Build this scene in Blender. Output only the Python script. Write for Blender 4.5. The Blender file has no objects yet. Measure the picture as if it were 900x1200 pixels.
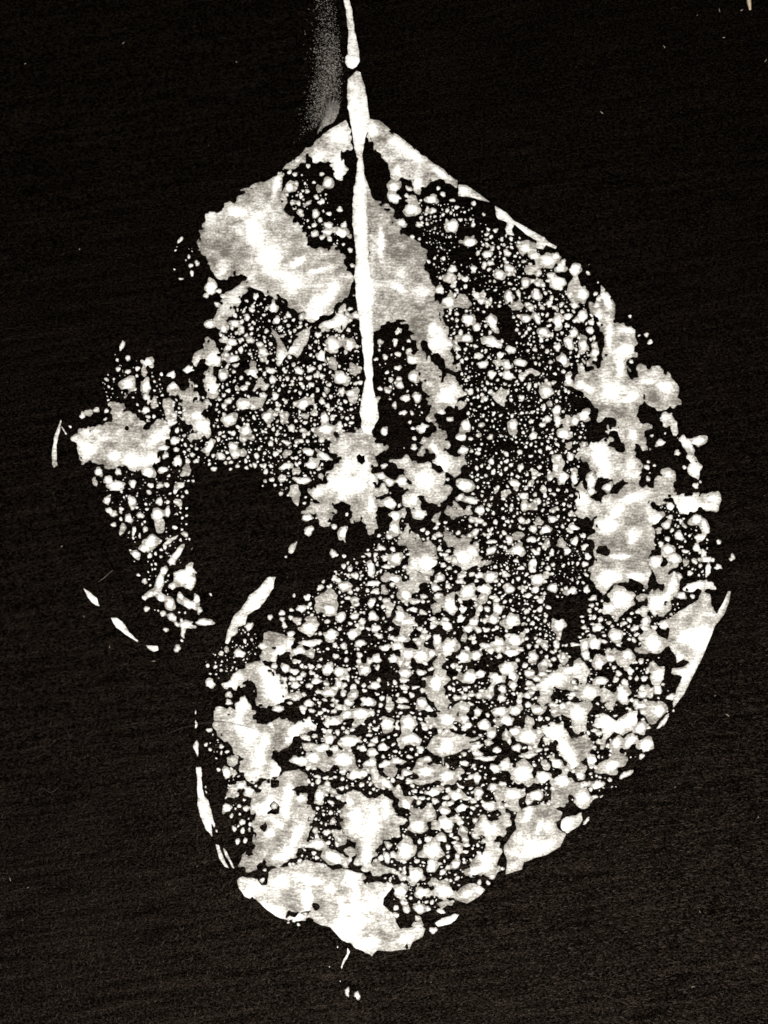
import bpy, math, random
import numpy as np
from mathutils import Vector

# ------------------------------------------------------------------ camera, world, lamp
PX = 0.00015                       # one photo pixel on the cloth is 0.15 mm (a life-size leaf)
scene = bpy.context.scene
col = scene.collection

cam_d = bpy.data.cameras.new("camera")
cam = bpy.data.objects.new("camera", cam_d)
col.objects.link(cam)
CAM_H = 0.24
cam.location = (0, 0, CAM_H)
cam_d.sensor_fit = 'VERTICAL'
cam_d.angle_y = 2 * math.atan(0.090 / CAM_H)
cam_d.clip_start = 0.01
cam_d.clip_end = 20
cam_d.dof.use_dof = True            # hand-held phone, focused a touch behind the cloth
cam_d.dof.focus_distance = 0.262
cam_d.dof.aperture_fstop = 20
scene.camera = cam

world = bpy.data.worlds.new("World")
scene.world = world
world.use_nodes = True
bgn = world.node_tree.nodes["Background"]
bgn.inputs[0].default_value = (1.0, 0.93, 0.84, 1)
bgn.inputs[1].default_value = 0.012

lamp_d = bpy.data.lights.new("desk_lamp_light", 'AREA')
lamp_d.shape = 'DISK'
lamp_d.size = 0.30
lamp_d.energy = 28.0
lamp_d.color = (1.0, 0.98, 0.955)
lamp = bpy.data.objects.new("desk_lamp_light", lamp_d)
col.objects.link(lamp)
lamp.location = (0.10, -0.80, 0.95)
lamp.rotation_euler = (Vector((0, 0.0, 0)) - lamp.location).to_track_quat('-Z', 'Y').to_euler()

scene.view_settings.view_transform = 'Standard'
scene.view_settings.look = 'None'
scene.view_settings.gamma = 1
scene.view_settings.exposure = 0.0
scene.view_settings.use_curve_mapping = False

rng = np.random.default_rng(7)
random.seed(7)

# ------------------------------------------------------------------ materials
def new_mat(name):
    m = bpy.data.materials.new(name)
    m.use_nodes = True
    nt = m.node_tree
    return m, nt, nt.nodes["Principled BSDF"]

def nd(nt, typ, **kw):
    n = nt.nodes.new(typ)
    for k, v in kw.items():
        setattr(n, k, v)
    return n

def coords(nt, scale):
    tc = nd(nt, 'ShaderNodeNewGeometry')
    mp = nd(nt, 'ShaderNodeMapping')
    mp.inputs['Scale'].default_value = scale
    nt.links.new(tc.outputs['Position'], mp.inputs['Vector'])
    return mp.outputs['Vector']

def noise(nt, vec, scale, detail=3, rough=0.55):
    n = nd(nt, 'ShaderNodeTexNoise')
    n.inputs['Scale'].default_value = scale
    n.inputs['Detail'].default_value = detail
    n.inputs['Roughness'].default_value = rough
    nt.links.new(vec, n.inputs['Vector'])
    return n.outputs['Fac']

def ramp(nt, fac, a, b, ca, cb):
    r = nd(nt, 'ShaderNodeValToRGB')
    r.color_ramp.elements[0].position = a
    r.color_ramp.elements[1].position = b
    r.color_ramp.elements[0].color = (*ca, 1)
    r.color_ramp.elements[1].color = (*cb, 1)
    nt.links.new(fac, r.inputs[0])
    return r.outputs[0]

def math_n(nt, op, a, b, clamp=False):
    m = nd(nt, 'ShaderNodeMath', operation=op, use_clamp=clamp)
    for i, v in enumerate((a, b)):
        if hasattr(v, 'links'):
            nt.links.new(v, m.inputs[i])
        else:
            m.inputs[i].default_value = v
    return m.outputs[0]

def make_cloth_mat():
    m, nt, b = new_mat("black_cloth")
    v1 = coords(nt, (2300, 3300, 2300))
    v2 = coords(nt, (60, 900, 60))
    v3 = coords(nt, (24, 120, 24))
    # the ribs run slightly uphill to the right
    mp = nd(nt, 'ShaderNodeMapping')
    mp.inputs['Rotation'].default_value = (0, 0, math.radians(-9))
    g = nd(nt, 'ShaderNodeNewGeometry')
    nt.links.new(g.outputs['Position'], mp.inputs['Vector'])
    mp2 = nd(nt, 'ShaderNodeMapping')
    mp2.inputs['Scale'].default_value = (70, 850, 70)
    nt.links.new(mp.outputs['Vector'], mp2.inputs['Vector'])
    n1 = noise(nt, v1, 1.0, 4, 0.65)
    n2 = noise(nt, mp2.outputs['Vector'], 1.0, 3, 0.6)
    n3 = noise(nt, v3, 1.0, 3, 0.5)
    c1 = ramp(nt, n1, 0.43, 0.70, (0.0001, 0.00008, 0.00006), (0.0062, 0.0043, 0.0030))
    c2 = ramp(nt, n2, 0.30, 0.72, (0.65, 0.65, 0.65), (1.35, 1.33, 1.30))
    mx = nd(nt, 'ShaderNodeMix', data_type='RGBA', blend_type='MULTIPLY')
    mx.inputs[0].default_value = 1
    nt.links.new(c1, mx.inputs[6]); nt.links.new(c2, mx.inputs[7])
    c3 = ramp(nt, n3, 0.3, 0.7, (0.75, 0.75, 0.75), (1.2, 1.2, 1.2))
    mx2 = nd(nt, 'ShaderNodeMix', data_type='RGBA', blend_type='MULTIPLY')
    mx2.inputs[0].default_value = 1
    nt.links.new(mx.outputs[2], mx2.inputs[6]); nt.links.new(c3, mx2.inputs[7])
    nt.links.new(mx2.outputs[2], b.inputs['Base Color'])
    b.inputs['Roughness'].default_value = 0.36
    sp = nd(nt, 'ShaderNodeMapRange')
    sp.inputs['From Min'].default_value = 0.44; sp.inputs['From Max'].default_value = 0.74
    sp.inputs['To Min'].default_value = 0.004; sp.inputs['To Max'].default_value = 0.135
    nt.links.new(math_n(nt, 'MULTIPLY', n1, math_n(nt, 'ADD', math_n(nt, 'MULTIPLY', n2, 0.80), 0.60)), sp.inputs['Value'])
    nt.links.new(sp.outputs[0], b.inputs['Specular IOR Level'])
    b.inputs['Specular Tint'].default_value = (1.0, 0.74, 0.56, 1)
    h = math_n(nt, 'ADD', math_n(nt, 'MULTIPLY', n1, 0.6), math_n(nt, 'MULTIPLY', n2, 0.55))
    bp = nd(nt, 'ShaderNodeBump')
    bp.inputs['Strength'].default_value = 0.9
    bp.inputs['Distance'].default_value = 0.00025
    nt.links.new(h, bp.inputs['Height'])
    nt.links.new(bp.outputs[0], b.inputs['Normal'])
    return m

def make_paint_mat():
    # the print is thin in places (black cloth shows through, greyish) and thick in others (white);
    # "tone" is the amount of pigment lying on the cloth
    m, nt, b = new_mat("white_print_paint")
    at = nd(nt, 'ShaderNodeAttribute', attribute_name="tone")
    tone = at.outputs['Fac']
    n1 = noise(nt, coords(nt, (700, 2500, 700)), 1.0, 3, 0.6)      # weave under the film
    n2 = noise(nt, coords(nt, (2600, 3400, 2600)), 1.0, 2, 0.5)    # grain
    w = math_n(nt, 'ADD', math_n(nt, 'MULTIPLY', math_n(nt, 'SUBTRACT', n1, 0.5), 1.15),
               math_n(nt, 'MULTIPLY', math_n(nt, 'SUBTRACT', n2, 0.5), 1.2))
    t2 = math_n(nt, 'ADD', tone, w, True)
    r = nd(nt, 'ShaderNodeValToRGB')
    e = r.color_ramp.elements
    e[0].position = 0.0; e[0].color = (0.150, 0.136, 0.117, 1)
    e[1].position = 1.0; e[1].color = (0.90, 0.893, 0.86, 1)
    k = e.new(0.45); k.color = (0.44, 0.415, 0.37, 1)
    k = e.new(0.75); k.color = (0.79, 0.772, 0.725, 1)
    nt.links.new(t2, r.inputs[0])
    nt.links.new(r.outputs[0], b.inputs['Base Color'])
    b.inputs['Roughness'].default_value = 0.7
    b.inputs['Specular IOR Level'].default_value = 0.2
    bp = nd(nt, 'ShaderNodeBump')
    bp.inputs['Strength'].default_value = 0.35
    bp.inputs['Distance'].default_value = 0.00006
    nt.links.new(w, bp.inputs['Height'])
    nt.links.new(bp.outputs[0], b.inputs['Normal'])
    return m

def make_plain(name, colr, rough=0.8, var=0.3, scale=3000):
    m, nt, b = new_mat(name)
    n = noise(nt, coords(nt, (1, 1, 1)), scale, 2, 0.5)
    c = ramp(nt, n, 0.3, 0.7, tuple(x * (1 - var) for x in colr), tuple(x * (1 + var) for x in colr))
    nt.links.new(c, b.inputs['Base Color'])
    b.inputs['Roughness'].default_value = rough
    b.inputs['Specular IOR Level'].default_value = 0.2
    return m

M_CLOTH = make_cloth_mat()
M_PAINT = make_paint_mat()
M_SMUDGE = make_plain("dry_grey_paint", (0.15, 0.138, 0.12), 0.85, 0.75, 4200)
M_FILM = make_plain("thin_grey_paint", (0.17, 0.158, 0.14), 0.8, 0.45, 2600)
M_NAP = make_plain("black_fibre", (0.0045, 0.0033, 0.0024), 0.4, 0.98, 2600)
M_NAP.node_tree.nodes['Principled BSDF'].inputs['Specular IOR Level'].default_value = 0.08
M_NAP.node_tree.nodes['Principled BSDF'].inputs['Specular Tint'].default_value = (1.0, 0.76, 0.56, 1)
M_LINT = make_plain("pale_lint", (0.22, 0.19, 0.15), 0.8)
M_HAIR = make_plain("dark_hair", (0.045, 0.034, 0.026), 0.5)
M_THREAD = make_plain("cream_thread", (0.42, 0.34, 0.24), 0.8, 0.35, 2500)

# ------------------------------------------------------------------ cloth surface (gentle undulation shared by everything)
def wx(px): return (np.asarray(px, float) - 450.0) * PX
def wy(py): return (600.0 - np.asarray(py, float)) * PX
def cloth_z(px, py):
    px = np.asarray(px, float); py = np.asarray(py, float)
    return (0.00022 * np.sin(px / 310.0 + 0.6) * np.cos(py / 270.0 + 0.3)
            + 0.00010 * np.sin(px / 120.0 + py / 150.0))

def mesh_obj(name, verts, faces, mat, parent=None, smooth=True, tone=None):
    me = bpy.data.meshes.new(name)
    verts = np.asarray(verts, dtype=np.float32)
    faces = np.asarray(faces, dtype=np.int32)
    k = faces.shape[1]
    me.vertices.add(len(verts)); me.vertices.foreach_set("co", verts.ravel())
    me.loops.add(faces.size); me.loops.foreach_set("vertex_index", faces.ravel())
    me.polygons.add(len(faces))
    me.polygons.foreach_set("loop_start", np.arange(0, faces.size, k, dtype=np.int32))
    me.polygons.foreach_set("use_smooth", np.full(len(faces), smooth))
    if tone is not None:
        a = me.attributes.new("tone", 'FLOAT', 'POINT')
        a.data.foreach_set("value", np.asarray(tone, dtype=np.float32))
    me.update(calc_edges=True)
    me.materials.append(mat)
    o = bpy.data.objects.new(name, me)
    col.objects.link(o)
    if parent is not None:
        o.parent = parent
    return o

def build_cloth():
    nx, ny = 181, 221
    gx, gy = np.meshgrid(np.linspace(-1400, 2300, nx), np.linspace(-1500, 2700, ny))
    z = cloth_z(gx, gy)
    v = np.stack([wx(gx), wy(gy), z], -1).reshape(-1, 3)
    i = np.arange(nx * ny).reshape(ny, nx)
    f = np.stack([i[:-1, :-1], i[1:, :-1], i[1:, 1:], i[:-1, 1:]], -1).reshape(-1, 4)
    o = mesh_obj("black_cloth", v, f, M_CLOTH)
    o["kind"] = "structure"
    return o
cloth = build_cloth()

# ------------------------------------------------------------------ pigment field
X0, Y0, X1, Y1 = 50.0, -14.0, 872.0, 1182.0
GS = 0.8
NX = int((X1 - X0) / GS) + 1
NY = int((Y1 - Y0) / GS) + 1
xs = X0 + np.arange(NX) * GS
ys = Y0 + np.arange(NY) * GS
GX, GY = np.meshgrid(xs, ys)

def vnoise(lam, seed, x=None, y=None, lx=None):
    r = np.random.default_rng(seed)
    x = GX if x is None else x
    y = GY if y is None else y
    lx = lam if lx is None else lx
    u = (x - X0 + 40) / lx; v = (y - Y0 + 40) / lam
    tab = r.uniform(-1, 1, (int((Y1 - Y0 + 100) / lam) + 4, int((X1 - X0 + 100) / lx) + 4))
    iu = np.floor(u).astype(int); iv = np.floor(v).astype(int)
    fu = u - iu; fv = v - iv
    fu = fu * fu * (3 - 2 * fu); fv = fv * fv * (3 - 2 * fv)
    return ((tab[iv, iu] * (1 - fu) + tab[iv, iu + 1] * fu) * (1 - fv)
            + (tab[iv + 1, iu] * (1 - fu) + tab[iv + 1, iu + 1] * fu) * fv)

N14 = vnoise(13, 1); N6 = vnoise(6, 2); N3 = vnoise(3.2, 3)
N25 = vnoise(27, 4); N40 = vnoise(44, 5); N9 = vnoise(9, 6, lx=14); N18 = vnoise(17, 8, lx=21); N4 = vnoise(4.4, 9); NH = vnoise(5.0, 10)
WX = GX + 1.0 * vnoise(7, 11) + 0.45 * vnoise(3.5, 12)
WY = GY + 1.0 * vnoise(7, 13) + 0.45 * vnoise(3.5, 14)

FAR = -99.0
F = np.full((NY, NX), FAR)
TONE = np.zeros((NY, NX))
OWN = np.zeros((NY, NX), np.int32)          # 0 = flecks, k = k-th drawn piece
PIECES = [None]

def window(x0, y0, x1, y1, mar=6):
    j0 = max(0, int((x0 - mar - X0) / GS)); j1 = min(NX, int((x1 + mar - X0) / GS) + 2)
    i0 = max(0, int((y0 - mar - Y0) / GS)); i1 = min(NY, int((y1 + mar - Y0) / GS) + 2)
    return slice(i0, i1), slice(j0, j1)

def poly_sdf(pts, x, y):
    d = np.full(x.shape, 1e9); ins = np.zeros(x.shape, bool)
    n = len(pts)
    for k in range(n):
        ax, ay = pts[k]; bx, by = pts[(k + 1) % n]
        ex, ey = bx - ax, by - ay
        t = np.clip(((x - ax) * ex + (y - ay) * ey) / max(ex * ex + ey * ey, 1e-6), 0, 1)
        d = np.minimum(d, (x - ax - t * ex) ** 2 + (y - ay - t * ey) ** 2)
        if ay != by:
            c = ((ay > y) != (by > y)) & (x < (bx - ax) * (y - ay) / (by - ay) + ax)
            ins ^= c
    d = np.sqrt(d)
    return np.where(ins, d, -d)

def sstep(a, b, x):
    t = np.clip((x - a) / (b - a), 0, 1)
    return t * t * (3 - 2 * t)

def pts_of(s, ox=0, oy=0, sc=1.0):
    out = []
    for w in s.split():
        a = w.split(',')
        out.append((ox + float(a[0]) / sc, oy + float(a[1]) / sc))
    return out

MARGIN = [pts_of(q) for q in (
    "405,141 380,156 360,172 335,194 315,211", "431,139 444,141 467,159 493,179 520,199 536,212 556,223 576,238 593,249 618,267 642,283 653,289 704,334 721,356",
    "857,692 854,707 849,720 838,734 833,747 824,769 813,791 802,813 789,830 774,855 757,882 733,908 690,958 664,977 657,992 641,1002 614,1011 592,1025 569,1043 547,1059",
    "495,1098 484,1104 458,1115 442,1114", "400,1102 387,1087", "313,1067 280,1041")]
DM = np.full((NY, NX), 40.0)
for pl in MARGIN:
    for k in range(len(pl) - 1):
        (ax, ay), (bx, by) = pl[k], pl[k + 1]
        sl = window(min(ax, bx), min(ay, by), max(ax, bx), max(ay, by), 14)
        ex, ey = bx - ax, by - ay
        t = np.clip(((GX[sl] - ax) * ex + (GY[sl] - ay) * ey) / (ex * ex + ey * ey), 0, 1)
        DM[sl] = np.minimum(DM[sl], np.hypot(GX[sl] - ax - t * ex, GY[sl] - ay - t * ey))
CALM = 0.30 + 0.70 * sstep(2, 11, DM)        # the printed leaf margin is a clean line, torn edges are not

def patch(name, s, rough=1.0, tone=0.28, tile=None, edge_white=0.0, vein=1.0):
    """a traced film of paint; its outline gets fine lobes of its own"""
    pts = pts_of(s, tile[0], tile[1], 4.5) if tile else pts_of(s)
    ax = [p[0] for p in pts]; ay = [p[1] for p in pts]
    sl = window(min(ax), min(ay), max(ax), max(ay))
    wf = CALM[sl] * (1.0 if rough > 0.5 else rough * 1.2)
    sd = poly_sdf(pts, GX[sl] + wf * (WX[sl] - GX[sl]), GY[sl] + wf * (WY[sl] - GY[sl]))
    sd = sd + CALM[sl] * (rough + 0.15 if rough > 0.5 else rough * 0.7) * (2.0 * N14[sl] + 2.9 * N6[sl] + 1.9 * N4[sl] + 0.8 * N3[sl]) - 0.3
    if rough > 0.5:
        sd = sd - 5.5 * sstep(0.42, 0.72, NH[sl]) * sstep(8.5, 1.5, sd) * CALM[sl]
    t = (tone + 0.06 + 0.17 * N25[sl] + 0.20 * N9[sl] + 0.12 * N40[sl] + 0.15 * N6[sl] + 0.24 * np.abs(N14[sl]) - 0.06
         + vein * 0.30 * sstep(0.15, 0.85, N18[sl] + 0.3 * N9[sl]) * sstep(1, 10, sd)
         + edge_white * sstep(8, 0, sd)) * (0.72 + 0.28 * sstep(-0.5, 3.5, sd))
    PIECES.append(name)
    k = len(PIECES) - 1
    up = sd > F[sl]
    F[sl] = np.maximum(F[sl], sd)
    OWN[sl][up] = k
    TONE[sl] = np.where(up, t, TONE[sl])
    return k

def cores(s, tile=None):
    """thick spots of pigment: x,y,rx,ry,angle"""
    for w in s.split():
        a = [float(q) for q in w.split(',')]
        if tile:
            a[0] = tile[0] + a[0] / 4.5; a[1] = tile[1] + a[1] / 4.5
            a[2] /= 4.5
            if len(a) > 3: a[3] /= 4.5
        x, y, rx = a[:3]
        ry = a[3] if len(a) > 3 else rx
        an = math.radians(a[4]) if len(a) > 4 else 0
        rx *= 0.84; ry *= 0.84
        R = max(rx, ry) * 2.2
        sl = window(x - R, y - R, x + R, y + R)
        dx = GX[sl] - x + 1.6 * N6[sl]; dy = GY[sl] - y + 1.6 * N14[sl]
        u = (dx * math.cos(an) + dy * math.sin(an)) / rx
        v = (-dx * math.sin(an) + dy * math.cos(an)) / ry
        q = np.sqrt(u * u + v * v)
        g = 0.36 * sstep(2.1, 0.8, q) + 0.66 * sstep(1.2, 0.4, q)
        TONE[sl] = TONE[sl] + g * np.maximum(0, 1.08 - TONE[sl])

def void(s, tile=None):
    """bare cloth inside a film: x,y,rx,ry,angle"""
    for w in s.split():
        a = [float(q) for q in w.split(',')]
        if tile:
            a[0] = tile[0] + a[0] / 4.5; a[1] = tile[1] + a[1] / 4.5; a[2] /= 4.5
            if len(a) > 3: a[3] /= 4.5
        x, y, rx = a[:3]
        ry = a[3] if len(a) > 3 else rx
        an = math.radians(a[4]) if len(a) > 4 else 0
        R = max(rx, ry) + 3
        sl = window(x - R, y - R, x + R, y + R, 3)
        dx = WX[sl] - x; dy = WY[sl] - y
        u = (dx * math.cos(an) + dy * math.sin(an)) / rx
        v = (-dx * math.sin(an) + dy * math.cos(an)) / ry
        sd = (1 - np.sqrt(u * u + v * v)) * min(rx, ry) + 1.8 * N6[sl] + 1.0 * N4[sl]
        F[sl] = np.minimum(F[sl], -sd)

def void_poly(s, tile=None):
    pts = pts_of(s, tile[0], tile[1], 4.5) if tile else pts_of(s)
    ax = [p[0] for p in pts]; ay = [p[1] for p in pts]
    sl = window(min(ax), min(ay), max(ax), max(ay), 3)
    sd = poly_sdf(pts, WX[sl], WY[sl]) + 0.8 * N6[sl]
    F[sl] = np.minimum(F[sl], -sd)

def blob(x, y, rx, ry, an=0.0, mode='', own=0):
    R = max(rx, ry)
    sl = window(x - R, y - R, x + R, y + R, 6)
    dx = WX[sl] - x; dy = WY[sl] - y
    ca, sa = math.cos(an), math.sin(an)
    u = (dx * ca + dy * sa); v = (-dx * sa + dy * ca)
    q = np.sqrt((u / rx) ** 2 + (v / ry) ** 2) + 1e-6
    th = np.arctan2(v / ry, u / rx)
    p1, p2, p3 = rng.uniform(0, 6.28, 3)
    k = 0.12 if rx + ry > 8 else 0.075
    lob = 1 + k * np.cos(2 * th + p1) + k * np.cos(3 * th + p2) + 0.7 * k * np.cos(5 * th + p3) + (0.35 * k * np.cos(8 * th + p1) if rx + ry > 8 else 0)
    m = math.sqrt(rx * ry) if max(rx, ry) < 2.2 * min(rx, ry) else min(rx, ry) * 1.25
    sd = (lob - q) * m
    if m > 6:
        sd = sd + 1.9 * N6[sl] + 1.5 * N4[sl]
    sd = sd - (0.30 if m > 5 else 0.48)
    if mode == 'g':
        t = 0.30 + 0.16 * N9[sl] + 0.14 * N14[sl] + 0.14 * sstep(0, m * 0.8, sd)
    elif mode == 'c':
        t = 0.32 + 0.12 * N9[sl] + 0.40 * sstep(1.0, 0.45, q) + 0.38 * sstep(0.7, 0.2, q)
    else:
        top = rng.uniform(0.76, 1.08)
        if m > 4.6:
            t = 0.34 + 0.14 * N9[sl] + 0.30 * sstep(1.0, 0.5, q) + 0.46 * sstep(0.85, 0.30, q)
        else:
            t = 0.36 + 0.08 * N6[sl] + (top - 0.36) * sstep(-0.4, min(5.0, m * 0.75), sd) + 0.16 * N9[sl] * (m > 4)
    up = sd > F[sl]
    TONE[sl] = np.where(sd > -1.2, np.where(F[sl] > 0, np.maximum(TONE[sl], np.where(sd > -0.4, t, 0)), t), TONE[sl])
    own_up = up & ((OWN[sl] == 0) | (F[sl] < 0))
    OWN[sl][own_up] = own
    F[sl] = np.maximum(F[sl], sd)

def blobs(tile, s):
    """x,y,rx[,ry[,angle]] in a magnified tile of the photograph; suffix g grey film, c grey with a white core"""
    for w in s.split():
        mode = ''
        if w[-1] in 'gcs':
            mode = w[-1]; w = w[:-1]
        a = [float(q) for q in w.split(',')]
        rx = 0.95 * a[2] / 4.5; ry = 0.95 * (a[3] if len(a) > 3 else a[2]) / 4.5
        an = math.radians(a[4]) if len(a) > 4 else 0
        blob(tile[0] + a[0] / 4.5, tile[1] + a[1] / 4.5, max(rx, 1.1), max(ry, 1.1), an, mode)

# ---- films traced from the photograph (photo pixels, or pixels of a 4.5x tile)
patch("paint_patch",
 "405,141 380,156 360,172 335,194 315,211 302,214 288,221 280,229 274,236 259,238 250,247 243,251 240,262 236,268 229,281 "
 "229,291 236,297 240,303 243,313 250,318 250,325 258,327 272,325 288,325 282,332 270,338 262,340 257,352 251,370 245,381 257,383 260,388 "
 "266,390 268,376 276,365 282,350 291,341 311,342 315,348 327,351 341,360 355,368 362,377 367,379 385,370 395,357 402,348 414,346 "
 "414,330 410,322 404,299 391,286 382,290 369,290 363,286 360,272 353,268 344,254 333,246 336,237 331,226 331,214 333,199 344,199 351,197 "
 "359,189 361,183 364,188 369,192 378,190 384,197 389,198 390,208 400,212 408,203 403,190 404,179 413,171 413,163 407,146", 0.75, 0.26)
cores("278,248,15,8,0 298,272,13,22,-15 316,300,19,20,0 344,333,12,11 376,354,13,9,-35 389,340,6,12,30 369,370,9,7 324,216,4,15,10 371,317,16,4,-15 398,159,14,13 397,194,9,17 330,322,22,6,10 350,305,14,5,-30 372,185,14,6,-30 301,348,8,8")
patch("paint_patch",
 "437,234 451,238 464,250 464,258 471,268 482,279 493,286 502,299 499,310 504,319 509,339 513,352 519,361 520,374 523,386 525,394 533,399 "
 "529,410 533,425 540,432 536,436 524,434 518,421 504,414 498,405 493,410 487,403 478,392 480,383 473,379 455,379 449,385 439,391 432,380 428,240", 0.7, 0.25)
cores("512,402,11,11 446,285,4,24 467,338,10,4,40 508,384,7,9")
patch("paint_patch",
 "478,417 493,411 502,419 513,428 518,437 518,448 524,438 536,441 541,452 544,463 536,474 522,476 513,481 511,494 518,499 512,503 500,492 502,470 496,461 496,448 491,434 484,426 478,424", 0.8, 0.26)
cores("523,463,11,11 483,421,5,4")
patch("paint_patch",
 "495,512 510,505 525,500 527,520 524,530 535,535 549,534 545,543 540,548 540,560 530,561 522,552 512,545 508,535 500,531 492,530 490,520", 0.9, 0.26)
cores("519,541,8,13,-25 509,525,4,7,-30")
patch("paint_patch",
 "456,537 469,538 476,532 484,539 500,541 509,550 520,554 519,568 529,572 529,579 522,588 536,590 544,599 552,594 551,601 542,608 529,608 518,601 520,592 "
 "504,592 493,586 491,594 480,597 473,590 471,572 478,572 480,566 473,550 463,551 462,543 455,541", 0.85, 0.26)
cores("498,562,15,14,30 484,585,5,6")
patch("paint_patch",
 "408,507 417,501 424,503 436,510 440,521 449,519 456,526 451,531 441,532 438,548 436,553 440,561 444,570 453,571 457,577 451,582 443,583 443,606 442,621 439,630 432,628 "
 "428,617 424,608 416,613 411,608 409,594 400,588 393,592 393,604 384,618 376,618 373,609 367,602 356,600 362,592 373,589 362,580 362,573 376,569 382,564 373,558 389,549 398,533 389,529 387,520 398,513", 0.9, 0.24)
cores("417,568,15,12 397,566,16,9,-10 434,590,4,11 436,560,4,8 372,577,7,5 405,545,6,9 428,545,5,10")
void_poly("172,200 188,190 200,202 218,194 214,228 200,250 190,236 176,228", (380, 490))
patch("paint_patch",
 "478,614 482,623 500,634 511,646 516,657 509,668 507,677 491,674 489,683 481,681 478,666 476,657 478,648 467,637 468,628 473,623 473,616", 0.7, 0.24)
cores("501,661,11,9")
patch("paint_patch",
 "520,617 523,620 536,626 553,632 553,638 560,643 562,653 578,654 579,663 569,664 558,663 549,668 538,663 533,652 527,643 520,634 522,628", 0.7, 0.24)
cores("543,654,11,10")
patch("paint_patch",
 "431,139 444,141 467,159 493,179 520,199 536,212 536,219 524,217 513,211 504,212 499,219 493,229 486,226 482,217 473,207 469,207 464,212 458,206 453,194 447,183 439,177 437,168 428,162", 0.55, 0.30, edge_white=0.10)
cores("487,183,13,7,38 489,214,6,9 437,152,8,10 515,203,14,4,38 466,200,5,7 463,168,12,4,38")
patch("margin_stroke", "537,216 547,217 556,223 576,238 564,235 549,231 537,230", 0.3, 0.6)
cores("543,223,6,5")
patch("margin_stroke",
 "579,240 593,249 602,258 618,267 624,271 638,278 642,283 653,289 651,292 640,288 636,293 629,291 629,282 618,276 611,271 603,264 600,269 602,276 593,276 591,269 593,262 584,258 581,251", 0.35, 0.72)
cores("588,250,7,6,40 612,268,10,4,35")
patch("paint_patch",
 "704,334 713,343 721,356 721,370 722,380 733,381 738,379 747,387 746,398 747,412 749,420 733,420 738,430 743,440 746,430 748,424 754,428 762,428 764,424 770,429 782,437 790,445 795,458 798,473 "
 "787,477 780,481 769,481 760,474 754,465 752,478 748,487 750,492 754,497 766,497 766,503 756,506 758,515 763,524 758,528 747,523 742,527 735,527 727,522 722,507 712,510 706,506 712,499 720,498 "
 "722,493 715,489 702,494 698,480 692,477 689,465 678,458 672,448 676,440 681,440 673,424 679,424 688,436 691,432 688,422 694,420 701,430 706,420 708,405 705,390 700,375 692,362 690,353 698,358 703,350", 0.6, 0.26)
cores("716,460,13,13 779,454,12,8 731,411,14,9,-15 714,392,4,18 726,432,5,12 738,467,16,5,-20 711,353,5,12,-20 719,506,7,5 688,455,8,6 736,386,9,4 742,510,5,8 700,372,4,10,20 760,447,10,4,10")
patch("margin_stroke", "772,490 778,484 786,484 793,495 796,508 795,514 789,512 785,504 776,499", 0.52, 0.5)
patch("margin_stroke", "799,510 806,514 812,522 816,535 823,547 822,558 818,566 815,560 807,558 807,540 801,527 797,517", 0.52, 0.42)
cores("814,550,5,10,-20")
patch("paint_patch",
 "678,529 689,522 698,513 710,516 724,529 735,527 743,527 750,540 752,556 750,562 744,567 733,566 718,568 712,561 702,562 697,552 686,545 678,540 676,533", 0.7, 0.24)
cores("702,533,10,15,-15 709,551,6,6")
patch("paint_patch",
 "733,566 748,562 754,569 766,569 766,562 774,558 777,550 784,548 792,553 793,564 788,570 793,578 790,582 783,581 780,589 774,593 761,591 766,598 774,598 779,604 774,613 766,618 766,629 763,636 768,644 "
 "763,653 761,662 766,671 763,680 757,689 746,681 737,678 735,680 720,686 705,698 697,692 690,680 692,665 698,655 694,645 697,638 690,630 696,615 700,600 703,592 707,583 722,577 729,571", 0.6, 0.25)
cores("742,583,20,6,-15 713,615,15,9 741,629,6,9 713,676,14,9,-10 746,676,13,6,10 724,598,12,7,-35 770,608,7,6 727,652,16,4 783,556,4,3")
void("707,645,7,6")
patch("margin_stroke", "789,580 801,580 814,578 826,578 843,576 846,587 844,596 840,602 830,599 821,597 814,600 803,603 794,600 791,589", 0.55, 0.34)
cores("806,590,12,10 836,583,8,4")
patch("paint_patch", "674,571 684,562 688,573 693,582 704,589 705,594 700,597 699,604 693,610 682,607 673,596", 0.8, 0.28)
cores("682,584,8,9")
patch("paint_patch",
 "857,692 854,707 849,720 838,734 833,747 824,769 813,791 802,813 789,830 788,823 793,807 800,793 791,791 786,789 787,783 800,781 807,776 801,773 793,778 792,769 784,758 781,751 784,744 784,736 771,736 778,727 "
 "787,722 804,711 818,702 822,693 833,696 834,709 840,720 849,702 853,693", 0.3, 0.30, edge_white=0.12)
cores("820,748,14,21,15 808,786,5,24,28 847,708,3,14,22 801,748,10,8 797,786,8,3 797,770,4,5 776,731,6,5")
patch("paint_patch", "757,697 765,690 775,690 785,680 790,672 797,675 797,690 790,698 783,706 788,714 780,722 770,723 760,715", 0.7, 0.34)
cores("769,707,10,9 786,690,5,12,30")
patch("margin_stroke", "800,690 806,683 820,680 835,679 836,690 825,693 818,690 811,695 800,693", 0.62, 0.55)
cores("812,687,9,5")
patch("paint_patch", "692,850 700,842 706,835 713,838 722,843 735,836 748,831 748,845 742,855 730,862 720,858 712,865 708,878 703,878 706,862 704,853", 0.5, 0.34)
cores("713,847,13,10 739,844,14,8,-40 726,850,8,5")
patch("paint_patch",
 "631,854 634,849 648,845 659,848 668,854 672,863 683,863 697,867 698,874 691,882 692,890 683,892 679,897 674,903 666,901 661,888 653,883 654,874 648,870 639,867", 0.7, 0.26)
cores("649,858,12,10 663,876,7,14,-30 671,892,6,10,-20")
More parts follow.
